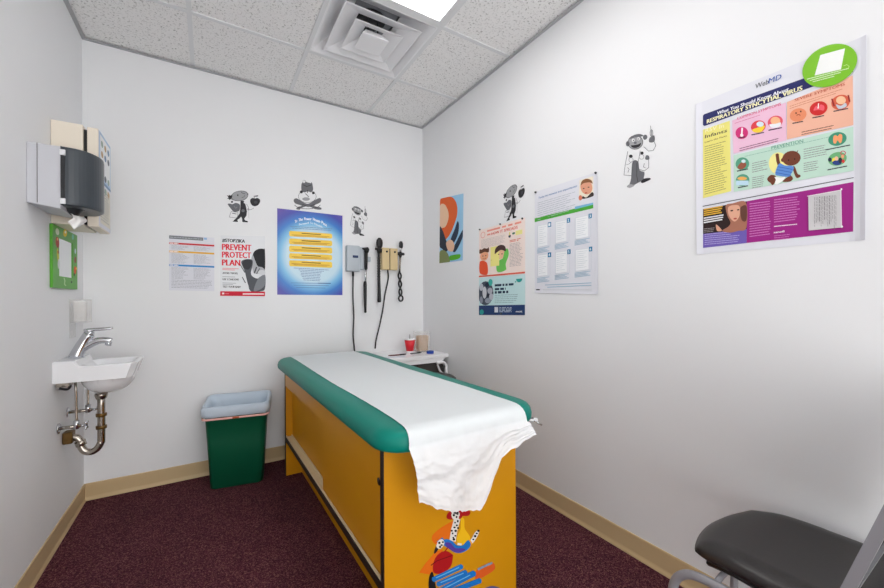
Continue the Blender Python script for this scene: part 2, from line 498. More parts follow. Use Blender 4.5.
# ================= exam table =================
TA = .022; TO = Vector((.44, 2.746, 0))
tbl = empty('exam_table', TO, TA, 'yellow laminate exam table with padded green vinyl top in the middle of the room', 'exam table')
TM = Matrix.Translation(TO) @ Matrix.Rotation(TA, 4, 'Z') @ Matrix.Diagonal((1, -1, 1, 1))   # (u across, v towards the camera, z)
def tb(): return MB(TM)
LT, WT, ZT = 1.61, .58, .715
b = tb(); b.box(.004, WT, LT-.02, LT, 0, ZT, YEL); b.box(0, .004, LT-.021, LT+.001, 0, ZT, DKEDGE); b.build('end_panel', tbl)
b = tb(); b.box(.004, WT, 0, .02, 0, ZT, YEL); b.box(0, .004, -.001, .021, 0, ZT, DKEDGE); b.build('end_panel', tbl)
b = tb(); b.box(WT-.02, WT, .02, LT-.02, .09, ZT, YEL); b.build('back_panel', tbl)
b = tb(); b.box(.001, .012, .02, LT-.02, .607, ZT, YEL); b.build('top_rail', tbl)
b = tb(); b.box(.0585, WT-.02, .02, LT-.02, ZT-.02, ZT-.001, YEL); b.build('top_panel', tbl)
b = tb(); b.box(.006, WT-.02, .02, LT-.02, .235, .262, YEL); b.box(.0, .006, .02, LT-.02, .235, .262, DKEDGE)
b.build('bottom_shelf', tbl)
b = tb(); b.box(.004, .0095, .021, LT-.021, .262, .272, CREAMTRK); b.box(.0385, .0435, .021, LT-.021, .262, .272, CREAMTRK)
b.box(.006, .06, .021, LT-.021, .2625, .2645, CREAMTRK)
b.build('door_track', tbl)
def sdoor(u, v0, v1, vh):
    b = tb(); b.box(u, u+.011, v0, v1, .265, .645, YEL); d = b.build('sliding_door', tbl)
    b = tb(); b.lathe([(0, -.002), (.0125, -.002), (.0125, -.0012), (.009, -.0005)], (u, vh, .575), DKEDGE, 20, 'x'); b.build('finger_pull', d)
sdoor(.046, .0215, .93, .31); sdoor(.0135, .87, LT-.0215, 1.55)
b = tb(); b.box(.105, .12, .02, LT-.02, 0, .235, YEL); b.build('toe_board', tbl)
# padded top
b = tb(); rings = []
for z, ins in ((.717, .03), (.717, .012), (.721, .004), (.73, 0), (.745, -.001), (.764, .004), (.776, .014), (.783, .028), (.786, .048), (.787, .08)):
    rings.append(rrect(.2925, .80, .665-2*ins, 1.83-2*ins, max(.105-ins, .03), z, 8))
b.loft(rings, VINYL); b.build('padded_top', tbl)
b = tb(); b.tube([(.60, 1.60, .692), (.665, 1.625, .692)], .006, CHROME, 10); b.tube([(.64, 1.612, .690), (.682, 1.63, .684)], .009, WHMET, 10)
b.tube([(.665, 1.63, .685), (.69, 1.65, .668)], .0035, CHROME, 8); b.build('paper_bar', tbl)

# the crepe paper pulled over it
RNG = random.Random(3)
def hang(s):      # length of the fall below the edge at s
    pts = [(0, .575), (.08, .56), (.2, .53), (.38, .497), (.5, .484), (.58, .487), (.66, .515), (.72, .565), (.77, .61), (.84, .655), (.9, .672), (1, .695)]
    for (a, za), (c, zc) in zip(pts, pts[1:]):
        if s <= c: return za + (zc-za)*(s-a)/(c-a)
    return .695
from mathutils import noise
def nz(x, y):
    return (math.sin(x*9.1+y*4.3)+math.sin(x*17.3-y*7.9+1.3)*.6+math.sin(x*5.1+y*23.7+.4)*.5)/2.1
NT = 120
def paper(s, t):
    top = .78; tt = t*NT
    nb = 60
    ul, ur = .045, .522
    if tt <= nb:                               # lying flat
        f = tt/nb; v = -.07 + f*(1.62+.07)
        u = ul + (ur-ul)*s - (.012*s*(1-f)) + .004*math.sin(f*9)
        return (u, v, .7905 + .0012*nz(u*2, v*2.2))
    prof = [(1.62, .7905), (1.655, .7903), (1.678, .789), (1.695, .785), (1.708, .778), (1.717, .767), (1.722, .752), (1.7235, .7365)]
    if tt <= nb+14:                            # rolling over the padded end
        a = (tt-nb)/14*7; k = min(6, int(a)); q = a-k
        v = prof[k][0]*(1-q)+prof[k+1][0]*q; z = prof[k][1]*(1-q)+prof[k+1][1]*q
        fl = max(0, s-.8)/.2; g = a/7
        u = ul - .010*g + (ur-ul)*s + .006*fl*g
        return (u, v + .012*fl*g*g + .002*g*(1+nz(s*5, 1)), z)
    f = (tt-nb-14)/(NT-nb-14)
    zb = hang(s) + .0035*math.sin(s*41)*f + .002*math.sin(s*97)
    z = .7365 + (zb-.7365)*f
    fl = max(0, s-.8)/.2
    v = 1.7275 + .002*nz(s*5, 1) + f*(.008*math.sin(s*7.3+.6) + .006*math.sin(s*15+f*4+1)) + .004*math.sin(s*4+f*2.2+.5)*min(1, f*3) + min(1, f*4)*(.010*noise.noise(Vector((s*4, f*3.2, .3))) + .0055*noise.noise(Vector((s*10+f*2, f*8, 2.))) + .0025*noise.noise(Vector((s*24, f*19, 5.)))) + .006*f + fl*.022*(1-.4*f) + .012
    u = ul - .010 + (ur-ul)*s + (.024*(1-s) + .008*math.sin(s*7))*f + .006*fl + .008*fl*f - .034*f*s*(1-fl)
    v -= .012*(1-min(1, f*6))
    return (u, v, z)
b = tb(); b.grid(paper, 60, NT, CREPE)
pp = b.build('exam_paper_sheet', None, recalc=False)
tag(pp, 'long strip of white crepe paper over the green table top, its torn end hanging down', 'paper sheet')

# ================= sink on the left wall =================
sink = empty('sink', (XL, 2.645, .79), 0, 'small white wall-hung porcelain sink with chrome tap in the left corner', 'sink')
SY0, SY1, SX1 = 2.50, 2.79, .314
b = MB()
def sm(a, c, x):
    t = max(0, min(1, (x-a)/(c-a))); return t*t*(3-2*t)
NU, NV = 44, 40
def sink_top(i, j):
    u, v = i/NU, j/NV
    x = XL + u*SX1; y = SY0 + v*(SY1-SY0)
    # gently raked and rounded front
    e = abs(2*v-1)
    x -= max(0, u-.85)/.15*.022*sm(.78, 1, e)
    xr, yy = x-XL, y-SY0
    ledge = 1-sm(.078, .092, xr)
    z = .866 + .027*ledge
    dx = min(xr-.095, SX1-.022-xr); dy = min(yy-.022, (SY1-SY0)-.022-yy)
    k = min(dx, dy)
    cr = .05
    if dx < cr and dy < cr and dx > -.02 and dy > -.02:
        k = cr - math.hypot(cr-dx, cr-dy)
    z -= .105*sm(-.002, .075, k)*(1-ledge)
    edge = min(SX1-xr, yy, (SY1-SY0)-yy)
    if edge < .008: z -= .006*(1-edge/.008)**2
    return Vector((x, y, z))
vs = []; fs = []
for j in range(NV+1):
    for i in range(NU+1): vs.append(sink_top(i, j))
W_ = NU+1
for j in range(NV):
    for i in range(NU): fs.append((j*W_+i, j*W_+i+1, (j+1)*W_+i+1, (j+1)*W_+i))
k0 = len(vs)
def sink_bot(i, j):
    p = sink_top(i, j); u, v = i/NU, j/NV
    x = XL + (p.x-XL)*(.955-.03*u); y = 2.645 + (p.y-2.645)*.985
    r = math.hypot((x+.448)/.112, (y-2.645)/.118)
    zz = .790 - .088*max(0, 1-r**2.4)**.55 if r < 1 else .790
    return Vector((x, y, zz))
for j in range(NV+1):
    for i in range(NU+1): vs.append(sink_bot(i, j))
for j in range(NV):
    for i in range(NU): fs.append((k0+j*W_+i, k0+(j+1)*W_+i, k0+(j+1)*W_+i+1, k0+j*W_+i+1))
per = [(i, 0) for i in range(NU)] + [(NU, j) for j in range(NV)] + [(i, NV) for i in range(NU, 0, -1)] + [(0, j) for j in range(NV, 0, -1)]
n = len(per)
for q in range(n):
    a, c = per[q], per[(q+1) % n]; ia, ic = a[1]*W_+a[0], c[1]*W_+c[0]
    fs.append((ia, k0+ia, k0+ic, ic))
b.add(vs, fs, PORC, True)
bas = b.build('basin', sink)
bas.modifiers.new('split', 'EDGE_SPLIT').split_angle = math.radians(50)
b = MB(); b.lathe([(0, .762), (.018, .762), (.02, .765), (.016, .7655)], (-.46, 2.645, 0), CHROME, 20); b.build('drain', sink)
b = MB(); b.lathe([(.026, .700), (.028, .69), (.022, .672), (.019, .668)], (-.48, 2.645, 0), OLDCH, 20)
b.tube([(-.48, 2.645, .70), (-.48, 2.645, .47), (-.483, 2.645, .437), (-.497, 2.646, .410), (-.52, 2.648, .397), (-.545, 2.65, .405), (-.56, 2.652, .432), (-.563, 2.653, .455), (-.576, 2.655, .478), (-.60, 2.656, .486), (-.627, 2.657, .488)], .0165, OLDCH, 16, sub=4)
b.build('drain_trap', sink)
for c in ((-.48, 2.645, .585), (-.48, 2.645, .52)):
    b = MB(); b.lathe([(.017, -.008), (.023, -.008), (.023, .008), (.017, .008)], c, BRASS, 8); b.build('slip_nut', sink)
b = MB(); b.tube([(-.559, 2.652, .437), (-.566, 2.653, .462)], .023, OLDCH, 8); b.build('slip_nut', sink)
b = MB(); b.box(XL+.001, XL+.04, 2.628, 2.688, .458, .518, BRASS, .006); b.build('wall_flange', sink)
b = MB(); b.box(XL+.001, XL+.05, 2.54, 2.75, .765, .79, OLDCH, .002); b.tube([(XL+.02, 2.515, .765), (XL+.045, 2.53, .755), (XL+.05, 2.56, .765)], .006, DKSM, 6, sub=3); b.build('mounting_bracket', sink)
fau = MB()
fau.lathe([(.001, 0), (.03, 0), (.03, .006), (.024, .012)], (-.577, 2.645, .893), CHROME, 24, sx=1.15, sy=.95)
fau.tube([(-.578, 2.645, .895), (-.566, 2.645, .93), (-.546, 2.645, .975), (-.526, 2.645, 1.012)], [.030, .027, .024, .024], CHROME, 18, sub=3)
fau.tube([(-.562, 2.645, .93), (-.53, 2.645, .955), (-.49, 2.645, .975), (-.455, 2.645, .976), (-.440, 2.645, .969)], [.020, .019, .018, .017, .016], CHROME, 16, sub=4)
fau.tube([(-.448, 2.645, .968), (-.452, 2.645, .948)], [.0145, .0135], CHROME, 14)
fo = fau.build('faucet', sink)
b = MB(); b.tube([(-.528, 2.645, 1.008), (-.521, 2.645, 1.026)], [.0215, .018], CHROME, 18)
b.tube([(-.545, 2.645, 1.028), (-.51, 2.645, 1.034), (-.46, 2.645, 1.036), (-.432, 2.645, 1.040)], [.011, .009, .008, .006], CHROME, 12, sub=3)
b.build('lever', fo)
# shut-off valves
def valve(y, z, xh, xs, lab):
    t = empty('shutoff_valve', (XL, y, z), 0, lab, 'valve', 'shut-off valves under the sink')
    b = MB(); b.lathe([(0, .001), (.026, .001), (.024, .006), (.011, .008)], (XL, y, z), CHROME, 20, 'x')
    b.tube([(XL+.004, y, z), (xs+.016, y, z)], .0085, OLDCH, 12)
    b.tube([(xs, y, z-.012), (xs, y, z+.028)], .012, CHROME, 12); b.build('valve_body', t)
    b = MB()
    b.tube([(xs+.012, y, z), (xh-.004, y, z)], .006, CHROME, 10)
    for k in range(4):
        a = PI/4 + k*PI/2
        b.tube([(xh, y, z), (xh, y+.019*math.cos(a), z+.019*math.sin(a))], [.006, .0045], CHROME, 8)
        b.lathe([(0, -.006), (.006, -.003), (.006, .003), (0, .006)], (xh, y+.02*math.cos(a), z+.02*math.sin(a)), CHROME, 8)
    b.build('cross_handle', t)
    b = MB(); b.tube([(xs, y, z+.02), (xs, y+.002, z+.08), (xs-.002, y, .785)], .0055, OLDCH, 10, sub=3); b.build('supply_tube', t)
valve(2.575, .558, -.525, -.562, 'chrome shut-off valve nearer the camera, feeding the left supply tube under the sink')
valve(2.725, .60, -.505, -.548, 'chrome shut-off valve farther from the camera, feeding the right supply tube under the sink')

# ================= things on the left wall =================
td = empty('paper_towel_dispenser', (XL, 2.33, 1.585), 0, 'grey wall paper towel dispenser with a curved smoked front above the green mirror', 'paper towel dispenser')
b = MB(); b.prism([(0, 1.59), (.10, 1.575), (.104, 1.60), (.104, 1.838), (0, 1.838)], (XL, 2.205, 0), (1, 0, 0), (0, 0, 1), (0, .255, 0), GREYPL, .003)
b.box(XL+.031, XL+.033, 2.2042, 2.4608, 1.592, 1.8385, DKGREY)
b.build('housing', td)
b = MB()
def cov(z, k=1., dz=0): 
    pts = []
    for i in range(25):
        a = PI*i/24
        pts.append(Vector((-.524 + .112*k*math.sin(a)**.8, 2.3325 - (.1275*k + .001)*math.cos(a), z + dz*math.sin(a))))
    return pts + [Vector((-.527, 2.46, z)), Vector((-.527, 2.205, z))]
b.loft([cov(1.592, .93), cov(1.597, .985), cov(1.606), cov(1.83), cov(1.838, .985), cov(1.8405, .94)], SMOKE, smooth=False)
cv = b.build('front_cover', td)
b = MB(); b.lathe([(.012, 1.566), (.016, 1.570), (.03, 1.590), (.045, 1.594)], (-.505, 2.30, 0), DKSM, 20); b.build('outlet_cone', td)
b = MB(); b.box(-.5265, -.5135, 2.2015, 2.207, 1.598, 1.826, DKSM, .001)
b.build('hinge_strip', td)
for z in (1.606, 1.812):
    b = MB(); b.box(-.529, -.511, 2.198, 2.2065, z-.011, z+.013, WHMET, .002); b.build('hinge_clip', td)
for z in (1.655, 1.775):
    b = MB(); b.tube([(-.424, 2.36, z), (-.4235, 2.372, z+.004), (-.428, 2.39, z)], .0025, WHMET, 6); b.build('latch', td)
b = MB()
b.grid(lambda u, v: (-.512+.030*u+.010*math.sin(v*4), 2.272+.065*u-.01*v+.008*math.sin(u*8), 1.573-.07*v*(1-.9*abs(u-.5))-.004), 10, 8, CUPW, .0006)
b.build('towel_end', td)

gb = empty('glove_box_holder', (XL, 2.6, 1.55), 0, 'cream wall holder for glove boxes behind the grey towel dispenser', 'glove box holder')
b = MB(); b.box(XL+.001, -.514, 2.484, 2.74, 1.552, 2.042, CREAM, .003)
b.build('back_box', gb)
b = MB(); b.box(-.514, -.500, 2.50, 2.735, 1.56, 2.025, BLK)
b.build('dark_slot', gb)
b = MB(); b.box(-.4995, -.458, 2.484, 2.74, 1.55, 2.036, CREAM, .003); b.build('front_box', gb)
a = Art((-.455, 0, 0), (0, 1, 0), (0, 0, 1))
a.quad = [Vector(p) for p in ((2.486, 2.03), (2.738, 2.03), (2.738, 1.56), (2.486, 1.56))]
b_ = MB(); b_.box(-.4575, -.4555, 2.486, 2.738, 1.556, 2.032, PAPER); a.mb = b_; a.z = .0006
a.rect(0, 0, 1, .5, (176, 200, 226)); a.up(); a.rect(.06, .03, .94, .47, (236, 238, 240)); a.rect(0, .5, 1, .53, (120, 150, 180)); a.rect(.05, .56, .95, .97, (224, 220, 206)); a.up()
for r_ in range(4):
    for c_ in range(3):
        a.ell(.22+.28*c_, .11+.11*r_ + (.12 if r_ > 1 else 0) + (.0 if r_ < 3 else .03), .09, .035, [(150, 170, 160), (190, 160, 120), (110, 140, 170), (90, 100, 110)][(r_+c_) % 4])
a.para(.1, .6, .9, .95, 12, (120, 124, 130), .3, seed=5)
a.build('printed_front', gb)

mi = empty('mirror', (XL, 2.708, 1.246), 0, 'small mirror in a bright green frame with painted fruit, under the towel dispenser', 'mirror')
fy0, fy1, fz0, fz1, iy0, iy1, iz0, iz1 = 2.468, 2.858, 1.248, 1.548, 2.556, 2.776, 1.307, 1.494
b = MB()
for q in ((fy0, fy1, iz1, fz1), (fy0, fy1, fz0, iz0), (fy0, iy0, iz0, iz1), (iy1, fy1, iz0, iz1)):
    b.box(XL+.001, XL+.012, *q, GREENF)
FRB = b
b = MB(); b.box(XL+.001, XL+.009, iy0, iy1, iz0, iz1, MIRR); b.build('mirror_panel', mi)
a = Art((XL+.012, 0, 0), (0, 1, 0), (0, 0, 1), (40, 210, 4.52)); a.z = .0005; a.mb = FRB
# painted fruit: pear, tomato, bottle, leaves
a.ell(78, 98, 8, 16, (214, 224, 196), -8); a.ell(113, 104, 9, 17, (238, 206, 40)); a.ell(148, 122, 5, 13, (120, 196, 170))
a.ell(78, 146, 8, 26, (176, 62, 44), -6); a.ell(80, 205, 4, 32, (208, 200, 60), -4); a.ell(84, 244, 5, 22, (206, 210, 206))
a.ell(159, 186, 3.5, 12, (196, 216, 224)); a.ell(159, 226, 4, 15, (150, 74, 60)); a.ell(158, 272, 5, 18, (226, 84, 48)); a.ell(154, 292, 3, 7, (50, 70, 30))
a.line([(108, 308), (112, 320), (110, 335), (116, 342)], 4, (196, 222, 170)); a.ell(142, 326, 3, 5, (30, 70, 20))
a.up(); a.ell(114, 100, 4, 6, (250, 246, 220)); a.ell(78, 132, 3, 7, (236, 160, 90)); a.ell(163, 265, 3, 6, (250, 190, 60)); a.ell(81, 190, 3, 8, (180, 70, 30))
a.build('frame', mi)

ch = empty('cup_holder', (XL, 2.8, 1.0), 0, 'clear plastic cup holder fixed to the wall above the sink', 'cup holder')
b = MB(); b.box(XL+.001, XL+.004, 2.758, 2.86, .985, 1.192, CLEAR); b.build('back_plate', ch)
b = MB()
b.box(XL+.004, -.556, 2.758, 2.760, 1.068, 1.192, CLEAR); b.box(XL+.004, -.556, 2.852, 2.854, 1.068, 1.192, CLEAR)
b.box(-.558, -.556, 2.760, 2.852, 1.068, 1.192, CLEAR); b.box(XL+.004, -.558, 2.760, 2.852, 1.068, 1.070, CLEAR)
b.build('pocket', ch)
b = MB(); b.lathe([(.023, 1.072), (.029, 1.178), (.0305, 1.182), (.028, 1.181), (.021, 1.076), (0, 1.076)], (-.594, 2.806, 0), CUPW, 24)
tag(b.build('paper_cup'), 'white paper cup standing in the clear holder above the sink', 'cup')

# ================= bin =================
BA = -.175; BMx = Matrix.Translation((.151, 2.742, 0)) @ Matrix.Rotation(BA, 4, 'Z')
def bb(): return MB(BMx)
tc_ = empty('trash_can', (.17, 2.85, 0), 0, 'dark green plastic trash can lined with a white bag against the back wall', 'trash can')
b = bb(); rings = []
for z, w_, d_, yc in ((0, .285, .185, .103), (.006, .30, .20, .103), (.30, .332, .222, .104), (.47, .352, .238, .106), (.475, .366, .25, .107), (.515, .37, .254, .107), (.517, .362, .246, .107), (.48, .345, .23, .106), (.03, .29, .19, .103)):
    rings.append(rrect(0, yc, w_, d_, .032, z, 5))
b.loft(rings, BIN); b.build('bin_body', tc_)
LN = MB(BMx); rr = random.Random(5)
def lring(w_, d_, z, amp, zamp, back=0.):
    out = []
    R = rrect(0, .107, w_, d_, .04, z, 8)
    # subdivide
    P2 = []
    for i in range(len(R)):
        a_, c_ = R[i], R[(i+1) % len(R)]; m_ = max(1, int((c_-a_).length/.012))
        for q in range(m_): P2.append(a_.lerp(c_, q/m_))
    for i, p in enumerate(P2):
        n_ = (p - Vector((0, .107, z))).normalized(); ph = i*.55
        k = (math.sin(ph*1.7)+.6*math.sin(ph*3.1+z*40)+.5*math.sin(ph*.8+z*25))/2
        y = p.y
        out.append(p + n_*amp*k + Vector((0, 0, zamp*math.sin(ph*1.3+2) + back*sm(.05, .23, y))))
    return out
def lfix(rs):
    n_ = min(len(r) for r in rs)
    return [[r[int(i*len(r)/n_)] for i in range(n_)] for r in rs]
rs = lfix([lring(.380, .263, .457, .0015, .0015, .01), lring(.388, .272, .466, .003, .001, .01), lring(.393, .277, .482, .006, .002, .012), lring(.391, .274, .51, .005, .001, .018),
     lring(.380, .262, .5235, .0015, .001, .022), lring(.356, .240, .522, .0015, .001, .022), lring(.326, .210, .49, .005, .002, .005), lring(.305, .190, .42, .010, .001), lring(.27, .16, .34, .014, .001), lring(.22, .13, .27, .012, .001), lring(.05, .03, .25, .0, .0)])
LN.loft(rs, LINER, False, True)
lin_ = tag(LN.build('bin_liner'), 'translucent white bag folded over the rim of the green trash can', 'bin bag')
b = bb()
PK = mat('pink_drawstring', (222, 168, 160), rough=.6)
R1 = [p for p in rrect(0, .107, .383, .266, .034, .441, 6)]; R2 = [Vector((p.x, p.y, .4535)) for p in R1]
R3 = [Vector((p.x*.994, .107+(p.y-.107)*.994, .4535)) for p in R1]; R4 = [Vector((p.x*.994, .107+(p.y-.107)*.994, .441)) for p in R1]
b.loft([R1, R2, R3, R4, R1], PK, False, False)
b.box(-.018, .018, -.0295, -.0265, .442, .452, mat('rust_tag', (170, 74, 40), rough=.6)); 
b.build('drawstring', lin_)

# ================= counter in the corner =================
ct = empty('counter', (1.39, 2.8, .74), 0, 'white wall counter in the far corner behind the exam table', 'counter')
CZ = .741
b = MB(); b.box(1.125, XR-.001, 2.60, YB-.001, CZ-.03, CZ, WHLAM, .004); b.build('counter_top', ct)
b = MB(); b.prism([(1.14, CZ-.03), (1.64, CZ-.03), (1.60, CZ-.062), (1.14, CZ-.062)], (0, 2.606, 0), (1, 0, 0), (0, 0, 1), (0, .02, 0), WHLAM); b.build('apron', ct)
b = MB(); b.tube([(1.555, 2.60, .675), (1.60, 2.60, .677), (1.632, 2.60, .66), (1.643, 2.60, .615), (1.643, 2.60, .35), (1.643, 2.60, .002)], .013, WHMET, 12, sub=4)
b.tube([(1.56, 2.6, .66), (1.59, 2.60, .60), (1.642, 2.60, .57)], .008, WHMET, 10, sub=3)
b.build('leg', ct)
cb = empty('cabinet', (1.38, 2.85, 0), 0, 'dark grey cabinet tucked below the white corner counter', 'cabinet')
b = MB(); b.box(1.15, 1.655, 2.66, 3.005, .0, .68, DKGREY, .004); b.build('body', cb)
b = MB(); b.box(1.16, 1.40, 2.645, 2.66, .08, .67, DKGREY, .003); d1 = b.build('door', cb)
b = MB(); b.box(1.405, 1.645, 2.645, 2.66, .08, .67, DKGREY, .003); d2 = b.build('door', cb)
for d_, x in ((d1, 1.375), (d2, 1.43)):
    b = MB(); b.tube([(x, 2.645, .45), (x, 2.625, .45), (x, 2.625, .56), (x, 2.645, .56)], .005, CHROME, 8); b.build('handle', d_)
st = empty('stool', (1.46, 2.39, 0), 0, 'black round padded stool between the exam table and the corner counter', 'stool')
b = MB(); b.lathe([(0, .565), (.15, .565), (.166, .575), (.17, .593), (.165, .613), (.145, .625), (.06, .629), (0, .629)], (1.395, 2.385, 0), LEATH, 40); b.build('seat', st)
b = MB(); b.tube([(1.40, 2.385, .06), (1.40, 2.385, .555)], .022, CHROME, 16); b.build('column', st)
for k in range(5):
    a_ = 2*PI*k/5 + .5; e_ = Vector((math.cos(a_), math.sin(a_), 0)); c_ = Vector((1.40, 2.385, 0))
    b = MB(); b.tube([c_+Vector((0, 0, .085)), c_+e_*.1+Vector((0, 0, .075)), c_+e_*.19+Vector((0, 0, .055))], [.018, .014, .011], BLK, 10); lg = b.build('leg', st)
    b = MB(); b.lathe([(0, -.012), (.022, -.012), (.024, -.006), (.024, .006), (.022, .012), (0, .012)], c_+e_*.175+Vector((0, 0, .0245)), BLKRUB, 16, 'y'); b.build('caster', lg)

# on the counter
cp = empty('drinking_cup', (1.438, 2.85, CZ), 0, 'red plastic cup with a white rim and straw on the corner counter', 'cup')
CUX, CUY = 1.425, 2.82
b = MB(); b.lathe([(.0, CZ), (.027, CZ), (.028, CZ+.008), (.030, CZ+.016)], (CUX, CUY, 0), WHLAM, 24)
b.lathe([(.0298, CZ+.016), (.045, CZ+.108), (.044, CZ+.108), (.029, CZ+.02)], (CUX, CUY, 0), RED, 28); b.build('cup_body', cp)
b = MB(); b.lathe([(.0452, CZ+.108), (.0475, CZ+.109), (.0475, CZ+.118), (.043, CZ+.120), (.04, CZ+.114), (0, CZ+.114)], (CUX, CUY, 0), WHLAM, 28); b.build('lid', cp)
b = MB(); b.tube([(CUX, CUY, CZ+.112), (CUX+.001, CUY+.002, CZ+.152)], .0032, mat('grey_straw', (120, 124, 122), rough=.5), 8); b.build('straw', cp)
jr = empty('jar', (1.545, 2.84, CZ), 0, 'clear plastic jar holding wooden tongue depressors on the corner counter', 'jar')
JX, JY = 1.543, 2.83
b = MB(); b.box(JX-.052, JX+.052, JY-.052, JY+.052, CZ, CZ+.004, CLEAR)
for q in ((JX-.052, JX-.05, JY-.052, JY+.052), (JX+.05, JX+.052, JY-.052, JY+.052), (JX-.05, JX+.05, JY-.052, JY-.05), (JX-.05, JX+.05, JY+.05, JY+.052)):
    b.box(*q, CZ+.004, CZ+.165, CLEAR)
b.build('jar_body', jr)
b = MB(); b.box(JX-.054, JX+.054, JY-.054, JY+.054, CZ+.165, CZ+.172, CLEAR, .002); b.build('lid', jr)
r_ = random.Random(11); proto = None
for k in range(16):
    i_, j_ = k % 8, k//8
    if proto is None:
        b = MB(); pr = [(-.0085+.0085*(1-math.cos(PI*q/6)), 0) for q in range(0)]
        out = []
        for q in range(7): a_ = PI*q/6; out.append((.0085*math.cos(a_), .124+.0085*math.sin(a_)))
        for q in range(7): a_ = PI + PI*q/6; out.append((.0085*math.cos(a_), .0085+.0085*math.sin(a_)))
        b.prism(out, (0, 0, 0), (1, 0, 0), (0, 0, 1), (0, .0016, 0), WOOD)
        o = proto = b.build('tongue_depressor')
    else:
        o = proto.copy(); COL.objects.link(o)
    o.location = (JX-.037+i_*.0106, JY-.032+j_*.034+r_.random()*.02, CZ+.006)
    o.rotation_euler = (r_.uniform(-.06, .06), r_.uniform(-.10, .10), r_.uniform(-.5, .5))
    tag(o, 'wooden tongue depressor standing in the clear jar on the counter', 'tongue depressor', 'tongue depressors in the jar')
b = MB(); b.lathe([(.016, -.011), (.029, -.011), (.03, -.009), (.03, .009), (.029, .011), (.016, .011), (.016, -.011)], (1.545, 2.69, CZ+.0115), BLUE, 28)
tag(b.build('tape_roll'), 'blue roll of tape lying at the front of the corner counter', 'tape')
def pen(name, p, q, m1, lab):
    t = empty(name, ((p[0]+q[0])/2, (p[1]+q[1])/2, CZ), 0, lab, 'pen')
    p, q = Vector((*p, CZ+.0052)), Vector((*q, CZ+.0052)); d = (q-p)
    b = MB(); b.tube([p, p+d*.08, p+d*.65], [.0015, .0045, .005], m1, 10); b.build('barrel', t)
    b = MB(); b.tube([p+d*.65, q], .0051, BLK, 10); b.build('cap', t)
pen('pen', (1.195, 2.74), (1.345, 2.735), mat('dark_red_pen', (110, 60, 58), rough=.4), 'dark pen lying on the counter left of the red cup')
pen('pen', (1.385, 2.735), (1.495, 2.755), mat('grey_pen', (70, 72, 76), rough=.4), 'dark pen lying in front of the red cup beside the blue tape')
b = MB(); b.box(1.15, 1.30, 2.625, 2.70, CZ+.0002, CZ+.0012, PAPER)
tag(b.build('note_paper'), 'small white sheet of paper at the front left of the corner counter', 'paper')

# ================= wall instruments =================
WY = YB
gu = empty('wall_transformer', (1.04, WY, 1.41), 0, 'light grey wall transformer unit for the otoscope, nearest the blue poster', 'wall transformer')
b = MB(); b.box(.948, 1.058, WY-.05, WY-.001, 1.412, 1.622, GREYU, .008, 3); b.build('housing', gu)
b = MB(); b.box(.995, 1.04, WY-.0515, WY-.05, 1.522, 1.542, mat('display_blue', (40, 56, 96), rough=.2)); b.build('display', gu)
b = MB(); b.box(1.0585, 1.125, WY-.04, WY-.001, 1.43, 1.615, GREYU, .006, 3); b.box(1.125, 1.158, WY-.025, WY-.001, 1.50, 1.54, GREYU, .003); b.build('cradle', gu)
b = MB(); b.tube([(1.004, WY-.025, 1.42), (1.004, WY-.03, 1.38), (1.006, WY-.018, 1.2), (1.012, WY-.02, 1.05), (1.006, WY-.02, .9), (1.016, WY-.02, .77), (1.02, WY-.02, .6), (1.03, WY-.02, .4)], .006, BLKRUB, 10, sub=4)
b.tube([(1.004, WY-.026, 1.418), (1.004, WY-.028, 1.375)], .009, BLK, 10)
b.build('cord', gu)
ot = empty('otoscope', (1.12, WY-.06, 1.2), 0, 'black otoscope with silver neck hanging on the light grey wall unit', 'otoscope')
oy = WY-.062
b = MB(); b.tube([(1.1040, oy, 1.5700), (1.1090, oy, 1.5950), (1.1040, oy-.004, 1.6070)], [.018, .022, .016], BLK, 14); b.tube([(1.1040, oy, 1.5950), (1.0660, oy-.02, 1.5970)], [.016, .006], BLK, 12)
b.tube([(1.1030, oy, 1.5750), (1.1010, oy, 1.4350)], [.014, .013], BLK, 14); b.build('head', ot)
b = MB(); b.tube([(1.1010, oy, 1.4350), (1.0940, oy, 1.3250)], .009, CHROME, 12); b.build('neck', ot)
b = MB(); b.tube([(1.0940, oy, 1.3300), (1.0930, oy, 1.3050), (1.0940, oy, 1.1950), (1.0950, oy, 1.0800), (1.0950, oy, 1.0750)], [.012, .015, .013, .010, .006], BLK, 14); b.build('handle', ot)

bu = empty('wall_transformer', (1.34, WY, 1.43), 0, 'beige wall transformer unit between two hanging black instruments', 'wall transformer')
b = MB(); b.box(1.250, 1.317, WY-.05, WY-.001, 1.436, 1.622, BEIGE, .005); b.box(1.325, 1.394, WY-.05, WY-.001, 1.436, 1.622, BEIGE, .005); b.box(1.316, 1.326, WY-.04, WY-.001, 1.44, 1.618, DKEDGE)
b.build('housing', bu)
for x in (1.292, 1.366):
    b = MB(); b.lathe([(0, -.06), (.006, -.06), (.009, -.05), (.009, -.049)], (x, WY, 1.59), BLK, 14, 'y'); b.build('knob', bu)
b = MB(); b.tube([(1.215, WY-.03, 1.592), (1.25, WY-.03, 1.592)], .012, BLK, 10); b.build('hook', bu)
b = MB(); b.tube([(1.394, WY-.03, 1.585), (1.43, WY-.03, 1.585)], .010, BLK, 10); b.build('hook', bu)
b = MB(); b.tube([(1.308, WY-.03, 1.438), (1.316, WY-.02, 1.36), (1.285, WY-.018, 1.22), (1.262, WY-.02, 1.08), (1.232, WY-.02, .95), (1.205, WY-.02, .85), (1.195, WY-.02, .772)], .006, BLKRUB, 10, sub=4); b.build('cord', bu)
iy = WY-.062
op = empty('ophthalmoscope', (1.2130, iy, 1.2000), 0, 'black instrument with a large oval head hanging left of the beige wall unit', 'ophthalmoscope')
